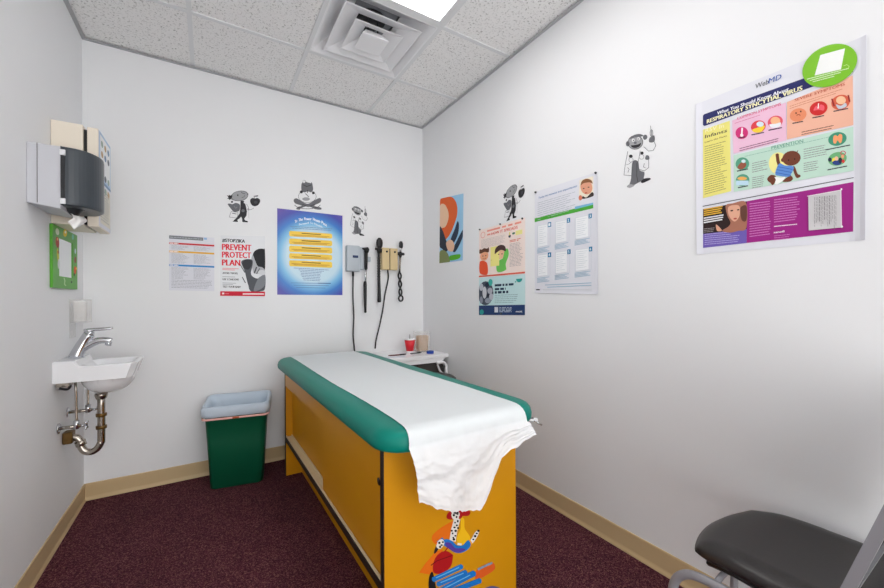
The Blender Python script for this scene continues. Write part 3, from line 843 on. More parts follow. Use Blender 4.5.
b = MB(); b.lathe([(0, 1.610), (.016, 1.614), (.026, 1.63), (.029, 1.655), (.026, 1.68), (.012, 1.698), (0, 1.70)], (1.221, iy, 0), BLK, 20, sy=.6); b.build('head', op)
b = MB(); b.tube([(1.2160, iy, 1.6200), (1.2140, iy, 1.6000), (1.2130, iy, 1.5700)], [.012, .02, .012], BLK, 14); b.tube([(1.1830, iy, 1.6050), (1.2400, iy, 1.6000)], .009, BLK, 10); b.build('collar', op)
b = MB(); b.tube([(1.2130, iy, 1.5700), (1.2130, iy, 1.4200), (1.2160, iy, 1.2500), (1.2160, iy, 1.1750), (1.2160, iy, 1.1600)], [.011, .012, .014, .016, .012], BLK, 14, sub=2)
for k in range(9): b.lathe([(.012, -.004), (.0145, -.002), (.0145, .002), (.012, .004)], (1.213, iy, 1.53-.022*k), BLKRUB, 12)
b.build('handle', op)
o2 = empty('otoscope', (1.4160, iy, 1.1880), 0, 'black instrument with a looped coiled lower end hanging right of the beige wall unit', 'otoscope')
b = MB(); b.lathe([(0, 1.622), (.012, 1.625), (.019, 1.64), (.019, 1.668), (.012, 1.684), (0, 1.686)], (1.418, iy, 0), BLK, 18, sy=.7); b.tube([(1.4160, iy, 1.6480), (1.4130, iy, 1.5880)], [.007, .009], CHROME, 12); b.build('head', o2)
b = MB(); b.tube([(1.3910, iy, 1.5730), (1.4460, iy, 1.5760)], .012, BLK, 12); b.tube([(1.4130, iy, 1.5880), (1.4110, iy, 1.5530)], .014, BLK, 12); b.build('collar', o2)
b = MB(); b.tube([(1.4110, iy, 1.5580), (1.4030, iy, 1.4280)], .009, OLDCH, 12); b.build('neck', o2)
b = MB()
pa = []; pb = []
for k in range(61):
    t_ = k/60; z = 1.43 - .21*t_; a_ = t_*PI*3
    pa.append((1.403+.012*math.sin(a_)+.003*t_*3, iy+.010*math.cos(a_), z)); pb.append((1.403-.012*math.sin(a_)+.003*t_*3, iy-.010*math.cos(a_), z))
b.tube(pa, .0075, BLK, 8); b.tube(pb, .0075, BLK, 8)
b.tube([(1.414+.02*math.cos(q*PI/8), iy, 1.193+.024*math.sin(q*PI/8)) for q in range(16)], .0075, BLK, 8, closed=True)
b.build('coiled_strap', o2)

# ================= chair =================
cr_ = empty('chair', (1.42, .38, 0), 0, 'black seat of a grey metal framed chair in the bottom right corner by the wall', 'chair')
b = MB()
def rr2(u, v):                          # unit square squeezed to rounded corners
    a, c = 2*u-1, 2*v-1
    return a*math.sqrt(max(0, 1-(.34*c*c if c > 0 else .02))) , c*math.sqrt(max(0, 1-.30*a*a))
def seat(u, v):
    a, c = rr2(u, v)
    x = 1.417 + a*.203; y = .368 + c*.218
    d = max(abs(2*u-1), 2*v-1)
    edge = max(0, d-.8)/.2
    fr = sm(.62, 1, v)
    z = .456 - .012*(1-a*a)*(1-fr) - .020*fr*fr - .022*edge**2.2
    return (x, y, z)
b.grid(seat, 32, 32, LEATH, -.030); b.build('seat', cr_)
b = MB(); b.grid(lambda u, v: tuple(Vector(seat(.04+.92*u, .03+.94*v))-Vector((0, 0, .034))), 20, 20, BLK, -.008); b.build('seat_shell', cr_)
for s_, xe in ((-1, 1.195), (1, 1.640)):
    b = MB(); b.tube([(xe, .628, .002), (xe, .622, .18), (xe, .612, .31), (xe, .585, .365), (xe, .53, .388), (xe, .40, .392), (xe, .22, .39), (xe, .12, .42), (xe-.0, .085, .50), (xe-.0, .05, .60)], .0125, GREYM, 14, sub=5)
    b.build('side_frame', cr_)
    b = MB(); b.tube([(xe, .16, .385), (xe, .10, .33), (xe, .03, .15), (xe, .0, .002)], .0125, GREYM, 14, sub=3); b.build('rear_leg', cr_)
for y_ in (.50, .24):
    b = MB(); b.tube([(1.195, y_, .39), (1.235, y_, .400), (1.42, y_, .402), (1.60, y_, .400), (1.64, y_, .39)], .008, GREYM, 10); b.build('cross_bar', cr_)
b = MB(); b.tube([(1.56, .580, .424), (1.604, .552, .438), (1.626, .46, .449), (1.629, .30, .451), (1.629, .17, .451)], .0055, GREYM, 8, sub=3); b.build('seat_rim', cr_)
lean = .30
def BP(x, z): return Vector((x, .236 - (z-.59)*lean, z))
x0, x1 = 1.122, 1.60
for a_, c_ in ((x0, x0+.026), (x1-.026, x1)):
    b.loft([[BP(a_, .535)+Vector((0, 0, 0)), BP(c_, .535), BP(c_, .535)+Vector((0, -.02, 0)), BP(a_, .535)+Vector((0, -.02, 0))],
            [BP(a_, .93), BP(c_, .93), BP(c_, .93)+Vector((0, -.02, 0)), BP(a_, .93)+Vector((0, -.02, 0))]], GREYM, smooth=False)
b.loft([[BP(x0, .93), BP(x1, .93), BP(x1, .93)+Vector((0, -.02, 0)), BP(x0, .93)+Vector((0, -.02, 0))], [BP(x0, .955), BP(x1, .955), BP(x1, .955)+Vector((0, -.02, 0)), BP(x0, .955)+Vector((0, -.02, 0))]], GREYM, smooth=False)
b.loft([[BP(x0, .535), BP(x1, .535), BP(x1, .535)+Vector((0, -.02, 0)), BP(x0, .535)+Vector((0, -.02, 0))], [BP(x0, .56), BP(x1, .56), BP(x1, .56)+Vector((0, -.02, 0)), BP(x0, .56)+Vector((0, -.02, 0))]], GREYM, smooth=False)
b.build('back_frame', cr_)
b = MB(); dd = Vector((0, -.005, 0))
b.loft([[BP(x0+.026, .56)+dd, BP(x1-.026, .56)+dd, BP(x1-.026, .56)+dd*2.4, BP(x0+.026, .56)+dd*2.4], [BP(x0+.026, .93)+dd, BP(x1-.026, .93)+dd, BP(x1-.026, .93)+dd*2.4, BP(x0+.026, .93)+dd*2.4]], MESHB, smooth=False)
b.build('backrest', cr_)
# ================= posters and wall pictures =================
def gradient_mat(name, stops, rough=.35, sx=1., sz=1.3):
    m = bpy.data.materials.new(name); m.use_nodes = True; nt = m.node_tree; b = nt.nodes['Principled BSDF']
    b.inputs['Roughness'].default_value = rough
    tc = nt.nodes.new('ShaderNodeTexCoord'); mp = nt.nodes.new('ShaderNodeMapping')
    mp.inputs['Location'].default_value = (-.54*sx, 0, -.47*sz); mp.inputs['Scale'].default_value = (sx, 0, sz)
    nt.links.new(tc.outputs['Generated'], mp.inputs['Vector'])
    ln = nt.nodes.new('ShaderNodeVectorMath'); ln.operation = 'LENGTH'; nt.links.new(mp.outputs[0], ln.inputs[0])
    r = nt.nodes.new('ShaderNodeValToRGB'); e = r.color_ramp.elements
    e[0].position, e[1].position = stops[0][0], stops[-1][0]
    e[0].color = (*lin(stops[0][1]), 1); e[1].color = (*lin(stops[-1][1]), 1)
    for p, c in stops[1:-1]:
        k = e.new(p); k.color = (*lin(c), 1)
    nt.links.new(ln.outputs['Value'], r.inputs['Fac']); nt.links.new(r.outputs['Color'], b.inputs['Base Color'])
    return m
G1, G2, G3 = (120, 122, 128), (160, 163, 170), (90, 92, 98)

# --- information sheet ---
a = art_back((165, 230, 8.036)).sheet([(33, 38), (396, 62), (396, 492), (33, 484)], PAPER).uv()
a.rect(0, .012, .745, .07, (122, 126, 132)); a.rect(.76, .012, .83, .05, (150, 190, 226))
a.rect(0, .135, 1, .166, (204, 52, 58)); a.rect(0, .283, 1, .314, (232, 178, 60)); a.rect(0, .53, 1, .562, (58, 140, 204))
a.up(); a.para(.02, .036, .72, .05, 1, (190, 193, 198), .9, 0, wl=.05)
for x in (.05, .53):
    a.para(x, .19, x+.38, .27, 4, G2, .3, .4, seed=int(x*9)+1); a.para(x, .335, x+.4, .52, 9, G2, .3, .4, seed=int(x*9)+2)
    a.para(x, .585, x+.4, .8, 10, G2, .3, .4, seed=int(x*9)+3)
a.para(.05, .81, .96, .97, 6, G2, .3, .1, seed=8)
for v in (.142, .290, .537): a.para(.01, v, .2, v+.018, 1, (250, 240, 236), .9, 0, wl=.06)
tag(a.build('information_poster'), 'white information sheet with grey, red, yellow and blue header bars on the back wall', 'poster')

# --- black, white and red health poster ---
PALE = mat('pale_grey_print', (222, 224, 228), rough=.3)
a = art_back((165, 230, 8.036)).sheet([(446, 44), (803, 50), (803, 532), (443, 529)], PALE)
K, RD = (34, 36, 42), (222, 30, 54)
a.text('#STOPZIKA', (460, 95), (641, 103), 27, K, .04)
a.text('PREVENT', (460, 160), (692, 167), 50, RD, .035); a.text('PROTECT', (460, 221), (690, 227), 49, RD, .035); a.text('PLAN', (460, 284), (603, 288), 49, RD, .035)
a.text('AVOID TRAVEL', (463, 353), (586, 356), 15, K, .03); a.text('USE CONDOMS', (463, 403), (592, 406), 15, K, .03); a.text('TEST YOUR BABY', (463, 462), (609, 466), 16, K, .03)
a.line([(462, 307), (590, 312)], 5, (226, 130, 136)); a.line([(462, 318), (560, 322)], 5, (226, 130, 136))
for y in (375, 425, 436): a.line([(463, y), (530+(y % 7)*8, y+3)], 4, (150, 152, 158))
# mother holding a child
a.blob([(803, 165), (790, 152), (755, 152), (722, 168), (706, 196), (712, 225), (728, 262), (748, 292), (780, 312), (803, 318)], (30, 32, 38))
a.blob([(700, 205), (692, 250), (700, 300), (720, 350), (780, 345), (803, 325), (780, 300), (745, 290), (722, 240), (712, 212)], (176, 178, 184))
a.up()
a.blob([(612, 262), (632, 240), (672, 234), (704, 246), (700, 300), (690, 340), (700, 370), (745, 390), (803, 360), (803, 470), (770, 492), (690, 492), (668, 440), (652, 380), (640, 330)], (84, 87, 94))
a.up(); a.blob([(622, 268), (640, 242), (675, 238), (700, 252), (694, 290), (668, 318), (636, 306)], (52, 54, 60))
a.blob([(742, 400), (770, 372), (803, 362), (803, 440), (760, 480), (712, 488)], (128, 131, 138)); a.blob([(742, 335), (775, 322), (803, 330), (803, 356), (770, 362)], (212, 214, 218))
a.line([(735, 300), (718, 345)], 10, (60, 62, 68)); a.line([(760, 310), (736, 350)], 7, (90, 92, 98)); a.line([(622, 380), (632, 400), (645, 424)], 7, (70, 72, 78)); a.line([(606, 280), (640, 340)], 8, (110, 112, 118))
a.up(); a.poly([(444, 492), (803, 495), (803, 532), (443, 529)], (206, 26, 54))
a.up(); a.rect(458, 503, 476, 517, (240, 225, 228)); a.line([(484, 511), (512, 512)], 7, (226, 120, 130))
for x in range(628, 788, 14): a.line([(x, 514), (x+9, 514)], 11, (244, 226, 230))
tag(a.build('health_poster'), 'poster reading PREVENT PROTECT PLAN in red, with a grey photo of two people', 'poster')

# --- blue poster with yellow bars ---
BLUEP = gradient_mat('blue_glow_print', [(0, (206, 228, 238)), (.40, (196, 222, 236)), (.50, (120, 186, 226)), (.60, (44, 120, 200)), (.72, (58, 66, 168)), (.85, (86, 62, 160))])
a = art_back((272, 205, 6.19)).sheet([(32, 20), (436, 66), (436, 558), (32, 555)], BLUEP)
YB_ = (248, 210, 88)
bars = [(160, 178, 194, 208), (207, 221, 243, 255), (251, 265, 290, 301), (298, 309, 333, 341), (342, 352, 379, 389)]
for y0, y1, y2, y3 in bars:
    a.poly([(112, y0), (366, y1), (372, y1+8), (372, y3-6), (366, y3), (112, y2), (106, y2-8), (106, y0+7)], YB_)
a.up()
def arc_words(words, cx, cy, R, a0, a1, h, c, sy=1.):
    n_ = sum(len(w) for w in words) + len(words)-1; k = 0
    for w in words:
        b0 = a0 + (a1-a0)*k/n_; b1 = a0 + (a1-a0)*(k+len(w))/n_; k += len(w)+1
        p = [(cx + R*math.sin(math.radians(t)), cy - R*sy*math.cos(math.radians(t))+.1*(R*math.sin(math.radians(t)))) for t in (b0, b1)]
        a.text(w, p[0], p[1], h, c, .025)
arc_words(['To', 'The', 'Power', 'House', 'Pass'], 238, 262, 175, -34, 35, 18, (246, 250, 255), .96)
arc_words(['Forward', 'To', 'Health'], 238, 262, 150, -28, 29, 12, (226, 238, 248), .97)
for y0, y1, y2, y3 in bars:
    m_ = (y0+y1)/2 + 9
    a.line([(185, m_-2), (300, m_+5)], 5, (120, 86, 40))
    a.line([(122, m_+7), (355, m_+17)], 4, (206, 156, 60)); a.line([(135, m_+14), (340, m_+23)], 3.5, (206, 156, 60))
for i, (x0, x1, y) in enumerate([(112, 372, 140), (125, 365, 150), (135, 350, 396), (165, 320, 406), (175, 305, 416), (180, 300, 426), (178, 300, 436), (185, 295, 446), (190, 300, 456), (195, 295, 466)]):
    x = x0; q = random.Random(i)
    while x < x1:
        w_ = min(q.uniform(8, 24), x1-x); a.line([(x, y+(x-238)*.06), (x+w_, y+(x+w_-238)*.06)], 3.2, (104, 134, 176)); x += w_+4
for y, x0, x1 in ((484, 118, 362), (498, 135, 350), (512, 150, 330)):
    a.line([(x0, y-2), (x1, y+2)], 3, (84, 120, 180))
a.line([(285, 484), (362, 485)], 4, (50, 80, 140))
tag(a.build('blue_poster'), 'large blue and white poster with five yellow text bars on the back wall', 'poster')

# --- character poster: plain generic stand-in in the same colours ---
SKY = mat('sky_blue_print', (150, 200, 232), rough=.35)
a = art_right((434, 190, 7.53)).sheet([(47, 66), (222, 26), (217, 530), (42, 552)], SKY).uv()
a.blob([(0, .03), (.25, .0), (.55, .02), (.74, .14), (.76, .3), (.62, .46), (.42, .6), (.2, .66), (.0, .7)], (226, 98, 40))
a.up(); a.blob([(0, .12), (.2, .1), (.36, .2), (.4, .32), (.28, .44), (.1, .46), (0, .44)], (240, 200, 166))
a.blob([(.0, .44), (.14, .5), (.3, .66), (.42, .76), (.3, .84), (.12, .78), (0, .72)], (40, 46, 62))
a.blob([(.5, .66), (.66, .52), (.78, .4), (.84, .46), (.8, .6), (.62, .72)], (40, 52, 74)); a.blob([(.6, .82), (.78, .68), (1, .54), (1, .64), (.84, .78), (.68, .86)], (40, 52, 74))
a.blob([(.3, .7), (.5, .66), (.66, .74), (.6, .84), (.4, .82)], (232, 186, 156))
a.up(); a.blob([(0, .84), (.12, .8), (.3, .83), (.42, .9), (.46, 1), (.0, 1)], (128, 138, 86)); a.blob([(.45, .915), (.6, .9), (.9, .905), (.86, .965), (.5, .975)], (86, 176, 40))
tag(a.build('cartoon_poster'), 'small sky blue poster with orange and dark shapes nearest the corner on the right wall', 'poster')

# --- mask poster ---
PINKP = mat('pale_pink_print', (242, 224, 216), rough=.35)
a = art_right((472, 215, 5.6)).sheet([(40, 86), (298, 14), (298, 328), (40, 350)], PINKP).uv()
CO, TX = (226, 122, 100), (176, 168, 168)
a.para(.2, .045, .93, .085, 1, (232, 150, 132), .9, 0, wl=.2, seed=2)
a.text('HOW IT SPREADS', (.30, .165), (.86, .165), .055, (222, 84, 60), .015); a.para(.2, .125, .28, .165, 1, (232, 150, 132), .8, 0, wl=.2)
a.ring(.1, .12, .05, .06, .012, (232, 160, 144))
a.para(.06, .22, .62, .40, 8, (190, 184, 182), .3, .12, seed=4)
a.rect(.26+.02, .41, .48, .80, (240, 230, 140)); a.rect(.82, .2, .95, .28, (240, 232, 150))
a.ell(.70, .27, .025, .03, (60, 70, 90)); a.ell(.78, .235, .03, .02, (70, 120, 90)); a.line([(.70, .2), (.70, .25)], .02, (226, 210, 110))
a.para(.70, .35, .95, .40, 2, CO, .5, .2, seed=5, wl=.1); a.para(.70, .42, .96, .86, 17, TX, .35, .3, seed=6)
a.para(.29, .44, .47, .78, 9, (206, 196, 110), .3, .2, seed=9)
a.ell(.13, .56, .10, .105, (236, 168, 130)); a.blob([(.02, .9), (.02, .68), (.1, .66), (.2, .72), (.22, .92), (.15, .96)], (230, 84, 50))
a.ell(.5, .58, .105, .1, (232, 184, 150)); a.blob([(.44, .92), (.42, .74), (.5, .69), (.56, .66), (.6, .52), (.66, .5), (.68, .62), (.62, .78), (.62, .9)], (112, 196, 90))
a.up(); a.blob([(.02, .5), (.02, .41), (.07, .42), (.13, .40), (.2, .42), (.24, .40), (.24, .5), (.14, .48)], (92, 58, 42)); a.blob([(.38, .56), (.4, .45), (.5, .40), (.6, .44), (.62, .54), (.52, .5), (.42, .54)], (72, 48, 46))
a.ell(.1, .56, .012, .012, K); a.ell(.17, .56, .012, .012, K); a.ell(.47, .58, .012, .012, K); a.ell(.54, .58, .012, .012, K); a.ring(.135, .6, .04, .025, .01, (170, 80, 60), a0=20, a1=160, n=6)
a.rect(0, .965, 1, .995, (226, 100, 76))
tag(a.build('mask_poster'), 'pale pink poster reading HOW IT SPREADS with two drawn children on the right wall', 'poster')
CYANP = mat('pale_cyan_print', (196, 226, 228), rough=.35)
a = art_right((472, 215, 5.6)).sheet([(40, 353), (298, 331), (298, 561), (40, 560)], CYANP).uv()
a.ell(.16, .42, .19, .32, (70, 78, 92)); a.ell(.28, .14, .05, .09, (60, 170, 160)); a.ell(.89, .1, .06, .09, (50, 160, 154), a0=0, a1=180); a.ell(.82, .17, .014, .02, (90, 180, 172))
a.up()
for q in ((.06, .25, .05, .1, (190, 194, 204)), (.14, .4, .05, .16, (206, 208, 214)), (.27, .36, .06, .08, (176, 178, 190)), (.3, .52, .05, .09, (186, 190, 200)), (.22, .62, .07, .07, (150, 156, 170)), (.06, .6, .04, .1, (140, 146, 160)), (.2, .2, .05, .06, (32, 40, 60)), (.22, .48, .03, .05, (28, 34, 50))): a.ell(*q)
a.para(.38, .20, .78, .27, 1, (30, 56, 80), .8, 0, wl=.1, seed=2); a.para(.38, .30, .62, .37, 1, (30, 56, 80), .8, 0, wl=.1, seed=3); a.para(.38, .38, .68, .46, 1, (30, 56, 80), .8, 0, wl=.1, seed=4)
a.para(.38, .48, .93, .72, 5, (140, 170, 176), .3, .2, seed=5)
a.rect(0, .745, 1, 1, (34, 60, 108)); a.ell(.07, .92, .05, .07, (50, 160, 154))
a.up(); a.rect(.375, .79, .455, .93, (216, 222, 232)); a.para(.48, .8, .75, .94, 4, (180, 194, 216), .55, .1, seed=7, wl=.08)
a.text('next', (.83, .93), (.95, .93), .05, (236, 240, 246), .02)
tag(a.build('vaccine_poster'), 'pale cyan poster with a dark blue footer directly below the pink poster', 'poster')

# --- large white vaccine chart ---
def curl6(u, v): return .004*max(0, (u-.9)/.1)**2 + .002*max(0, (v-.97)/.03)
a = art_right((530, 170, 4.52)).sheet([(22, 100), (306, 8), (310, 562), (22, 556)], PAPER, curl=curl6)
a.text('Todas las vacunas son importantes', (38, 131), (214, 76), 8, (66, 120, 176), .008, .2)
a.poly([(22, 219), (299, 151), (299, 170), (22, 236)], (76, 168, 60)); a.poly([(204, 166), (288, 147), (288, 156), (204, 178)], (118, 180, 214))
for i in range(9):
    y = 118 + i*9.5
    q = random.Random(i); x = 36
    while x < 205-(i % 3)*22:
        w_ = q.uniform(8, 26); a.line([(x, y+32-(x-36)*.30), (x+w_, y+32-(x+w_-36)*.30)], 2.2, (176, 184, 192)); x += w_+4
# baby photo
a.poly([(224, 47), (288, 28), (287, 118), (222, 137)], (236, 226, 206))
a.up(); a.ell(256, 78, 27, 33, (222, 158, 130), -14); a.blob([(240, 118), (256, 124), (282, 100), (287, 118), (240, 131)], (60, 52, 50)); a.ell(229, 126, 8, 12, (214, 120, 96))
a.up(); a.blob([(230, 70), (236, 50), (256, 40), (278, 46), (284, 62), (272, 56), (252, 58), (240, 62)], (138, 92, 60)); a.ell(244, 84, 4, 2.5, (70, 46, 40)); a.ell(266, 78, 4, 2.5, (70, 46, 40)); a.ell(254, 104, 6, 3, (190, 80, 70), -14)
LB = (196, 210, 222)
cells = [((36, 96), 255, '1'), ((116, 182), 236, '2'), ((206, 280), 216, '3'), ((36, 96), 392, '4'), ((116, 184), 378, '5'), ((206, 282), 366, '6')]
for (x0, x1), yt, d_ in cells:
    sl = -.21 if yt < 300 else -.13
    f = lambda x, y: (x, y + sl*(x-x1))
    a.poly([f(x0+2, yt-14), f(x1-16, yt-14), f(x1-16, yt+80), f(x0+2, yt+80)], (238, 240, 243))
    a.up(); a.line([f(x0, yt-14), f(x0, yt+84), f(x1-4, yt+84), f(x1-4, yt+2)], 1.6, (206, 214, 220)); a.line([f(x0, yt-14), f(x1-18, yt-14)], 1.6, (206, 214, 220))
    for r_ in range(9): a.line([f(x0+6, yt-4+r_*9), f(x1-22-(r_*7 % 5)*4, yt-4+r_*9)], 2, (206, 214, 220))
    for r_ in range(4): a.line([f(x0-2, yt+90+r_*6), f(x1-8-(r_*5 % 3)*9, yt+90+r_*6)], 3, (168, 194, 212))
    a.poly([f(x1-14, yt-20), f(x1+1, yt-20), f(x1+1, yt+1), f(x1-14, yt+1)], (48, 128, 172)); a.up()
    a.text(d_, f(x1-10, yt-3), f(x1-4, yt-3), 13, (240, 246, 250), .02); a.z -= .0005
a.line([(70, 520), (278, 510)], 3, (150, 186, 208)); a.line([(80, 530), (278, 521)], 3, (150, 186, 208))
for y in (540, 547): a.line([(60, y), (280, y-1)], 2, (200, 204, 208))
a.line([(30, 541), (44, 541)], 5, K)
tag(a.build('vaccine_chart'), 'tall white chart with green band, baby photo and six numbered boxes', 'poster')

# --- large virus poster ---
def curl7(u, v): return .012*max(0, (u-.93)/.07)**2*(.4+.6*v) + .003*max(0, (.05-u)/.05)
GL = (690, 30, 2.557)
a = art_right((0, 0, 1.)).sheet([(696, 104.5), (867, 35), (866.3, 240), (697.2, 254.5)], PAPER, curl=curl7, n=40)
NAVY, TXT = (38, 42, 98), (128, 120, 124)
a.setcrop(690, 30, 2.557)
a.setcrop(0, 0, 1.)
a.poly([(704.5, 114.3), (853, 60.8), (853, 72.2), (704.5, 126.2), (703.2, 125), (703.2, 115.8)], NAVY)
a.poly([(703.2, 129.8), (730, 120.8), (731.3, 191.2), (703.3, 198.3)], (234, 226, 128))
a.poly([(732.3, 120.6), (786.3, 102.6), (786.7, 140.4), (733.6, 153.8)], (234, 190, 214))
a.poly([(787.2, 102.2), (853, 75.6), (853.5, 125.2), (787.1, 139.6)], (238, 182, 158))
a.poly([(733.8, 155.4), (853.5, 126.6), (853.8, 170.8), (734, 192)], (190, 220, 204))
a.poly([(702.9, 206), (853.8, 177.3), (853.8, 178), (702.9, 206.8)], (60, 62, 66))
a.setcrop(690, 145, 4.653)
a.poly([(265, 262), (762, 172), (760, 403), (265, 456)], (158, 38, 132))
a.poly([(62, 298), (265, 262), (265, 390), (62, 414)], (46, 32, 32)); a.poly([(62, 414), (265, 390), (265, 456), (62, 479)], (112, 94, 178))
a.up()
# writing
a.setcrop(690, 30, 4.9)
a.text('What You Should Know About', (134, 417), (484, 299), 16, (236, 238, 248), .025, .1)
a.text('COMMON SYMPTOMS', (232, 441), (447, 370), 13, (226, 62, 122), .012)
a.text('Web', (320, 290), (386, 264), 24, (58, 62, 70), -.004, .1); a.text('MD', (386, 264), (448, 240), 25, (34, 84, 168), .01, .1)
a.setcrop(0, 0, 1.)
a.text('RESPIRATORY SYNCYTIAL VIRUS', (707.3, 123.6), (802.5, 90.2), 3.9, (240, 236, 190), .035)
a.setcrop(780, 30, 4.9); a.text('SEVERE SYMPTOMS', (73, 351), (319, 272), 13, (196, 84, 62), .014)
a.setcrop(690, 30, 2.557); a.text('PREVENTION', (209, 306), (290, 288), 8.5, (92, 152, 130), .008)
a.setcrop(695, 85, 9.05)
a.text('RSV In', (95, 431), (262, 386), 36, (244, 240, 196), .0, .1); a.text('Infants', (92, 484), (290, 427), 30, (52, 50, 60), .012, .1); a.text('Learn the Facts', (92, 527), (290, 466), 14, (110, 70, 40), .012)
def small(x0, y0, x1, n_, pitch, slope, c, w=.55, seed=1, rag=.3):
    q = random.Random(seed)
    for i in range(n_):
        y = y0+i*pitch; xe = x1-(x1-x0)*rag*q.random(); x = x0
        while x < xe:
            l = min(q.uniform(1.0, 4.2), xe-x); a.line([(x, y+slope*(x-x0)), (x+l, y+slope*(x+l-x0))], w, c); x += l+.7
a.setcrop(0, 0, 1.)
small(705, 147, 727, 22, 2.25, -.27, (150, 140, 86), .6, 1)
small(735, 123.5, 770, 1, 2, -.33, (212, 120, 160), .6, 2); small(740, 150.5-1.8, 780, 2, 2.2, -.26, (120, 74, 96), .7, 3, .1)
small(790, 108-1.5, 845, 2, 2.2, -.33, (204, 128, 104), .55, 4, .2); small(802, 132.3, 838, 2, 2.4, -.21, (110, 62, 50), .7, 5, .2)
small(745, 157.5-1, 832, 1, 2, -.23, (120, 178, 158), .45, 6, 0)
small(752.5, 163.5, 768, 5, 2.2, -.22, TXT, .55, 7); small(752.5, 178, 765, 6, 2.0, -.2, TXT, .55, 8)
small(804, 149.5, 828, 5, 2.3, -.2, TXT, .55, 9, .25); small(804, 163.5, 820, 5, 2.1, -.18, TXT, .55, 10, .25)
a.setcrop(690, 145, 4.653)
a.setcrop(0, 0, 1.)
PV = (206, 124, 190)
small(750, 204, 771, 14, 2.5, -.13, PV, .8, 11, .12); small(774.5, 200, 800, 10, 2.45, -.13, PV, .8, 12, .2)
small(774.5, 226.5, 797, 1, 2, -.1, (238, 214, 232), .9, 13, 0); small(774.5, 236, 790, 3, 2, -.1, PV, .6, 14, .1)
a.setcrop(690, 145, 4.653)
a.text('sanofi', (391, 411), (440, 406), 9, (246, 240, 246), .02); a.setcrop(0, 0, 1.)
small(705, 234.5, 742, 6, 2.0, -.09, (176, 164, 216), .7, 15, .3)
# circles
a.setcrop(690, 30, 4.9)
a.ell(255, 505, 31, 30, (206, 52, 118), -18); a.ell(336, 474, 37, 30, (222, 66, 76), -18); a.ell(419, 450, 38, 29, (228, 90, 110), -18)
a.setcrop(780, 30, 4.9)
a.ell(90, 417, 42, 32, (230, 142, 104), -18); a.ell(190, 385, 45, 34, (206, 44, 44), -18); a.ell(298, 355, 47, 36, (214, 98, 72), -18)
a.setcrop(690, 145, 4.653)
a.ell(245, 88, 32, 30, (86, 158, 130), -12); a.ell(246, 164, 32, 28, (86, 158, 130), -12)
a.setcrop(790, 110, 6.53); a.ell(311, 190, 61, 44, (66, 148, 118), -14); a.ell(311, 320, 62, 44, (110, 176, 120), -14)
a.setcrop(720, 120, 7.35); a.ell(432, 320, 72, 82, (240, 232, 150))
a.up()
a.setcrop(690, 30, 4.9)
a.line([(257, 482), (255, 512)], 8, (246, 232, 238)); a.ell(255, 516, 8, 8, (246, 232, 238)); a.blob([(306, 490), (330, 480), (368, 470), (350, 500), (320, 502)], (242, 206, 60)); a.ell(345, 462, 18, 13, (214, 228, 238))
a.ell(420, 446, 24, 20, (242, 184, 140)); a.blob([(390, 464), (420, 460), (446, 454), (440, 474), (405, 480)], (236, 238, 242)); a.ell(412, 444, 3, 3, (60, 40, 40)); a.ell(428, 440, 3, 3, (60, 40, 40))
a.setcrop(780, 30, 4.9)
a.ell(80, 408, 4, 4, (80, 40, 30)); a.ell(103, 400, 4, 4, (80, 40, 30)); a.ring(92, 420, 8, 5, 3, (150, 60, 40), a0=180, a1=360, n=6); a.blob([(165, 395), (178, 372), (188, 380), (200, 366), (218, 374), (215, 395), (192, 392)], (236, 96, 110)); a.line([(190, 362), (188, 384)], 5, (250, 236, 236))
a.ell(300, 345, 24, 20, (244, 196, 156)); a.blob([(276, 366), (300, 372), (322, 358), (326, 376), (290, 388)], (196, 204, 216)); a.line([(256, 340), (266, 372)], 8, (150, 40, 40)); a.line([(336, 322), (342, 350)], 8, (150, 40, 40))
a.setcrop(690, 145, 4.653)
a.blob([(222, 104), (240, 82), (262, 86), (258, 104), (238, 114)], (150, 86, 66)); a.ell(250, 76, 10, 8, (214, 236, 240)); a.rect(216, 166, 274, 188, (190, 220, 236)); a.ell(244, 156, 22, 8, (240, 178, 96))
a.setcrop(790, 110, 6.53)
a.blob([(285, 215), (285, 175), (300, 165), (312, 172), (326, 158), (342, 166), (340, 205), (328, 218), (312, 200), (300, 220)], (240, 160, 110))
a.ell(290, 330, 14, 18, (240, 214, 70)); a.ell(308, 345, 30, 16, (44, 66, 130)); a.ell(305, 318, 12, 14, (236, 190, 160)); a.ell(330, 330, 12, 18, (40, 50, 60)); a.ell(262, 325, 12, 14, (40, 50, 70)); a.ell(345, 305, 10, 12, (236, 160, 120)); a.ell(349, 335, 10, 12, (210, 60, 60)); a.ring(348, 282, 16, 13, 5, (200, 70, 90))
a.setcrop(0, 0, 1.)
for x0, y0, x1 in ((739, 138.8-.6, 745), (752, 135.6-.6, 764), (769, 131-.6, 782), (793, 123.5, 803), (813, 118, 824), (834, 111.5, 848), (737.5, 171.2, 748), (738.5, 187.8, 748), (826, 150, 850), (828, 170, 847)):
    small(x0, y0, x1, 1, 1, -.2, (44, 44, 56), 1.0, int(x0), 0)
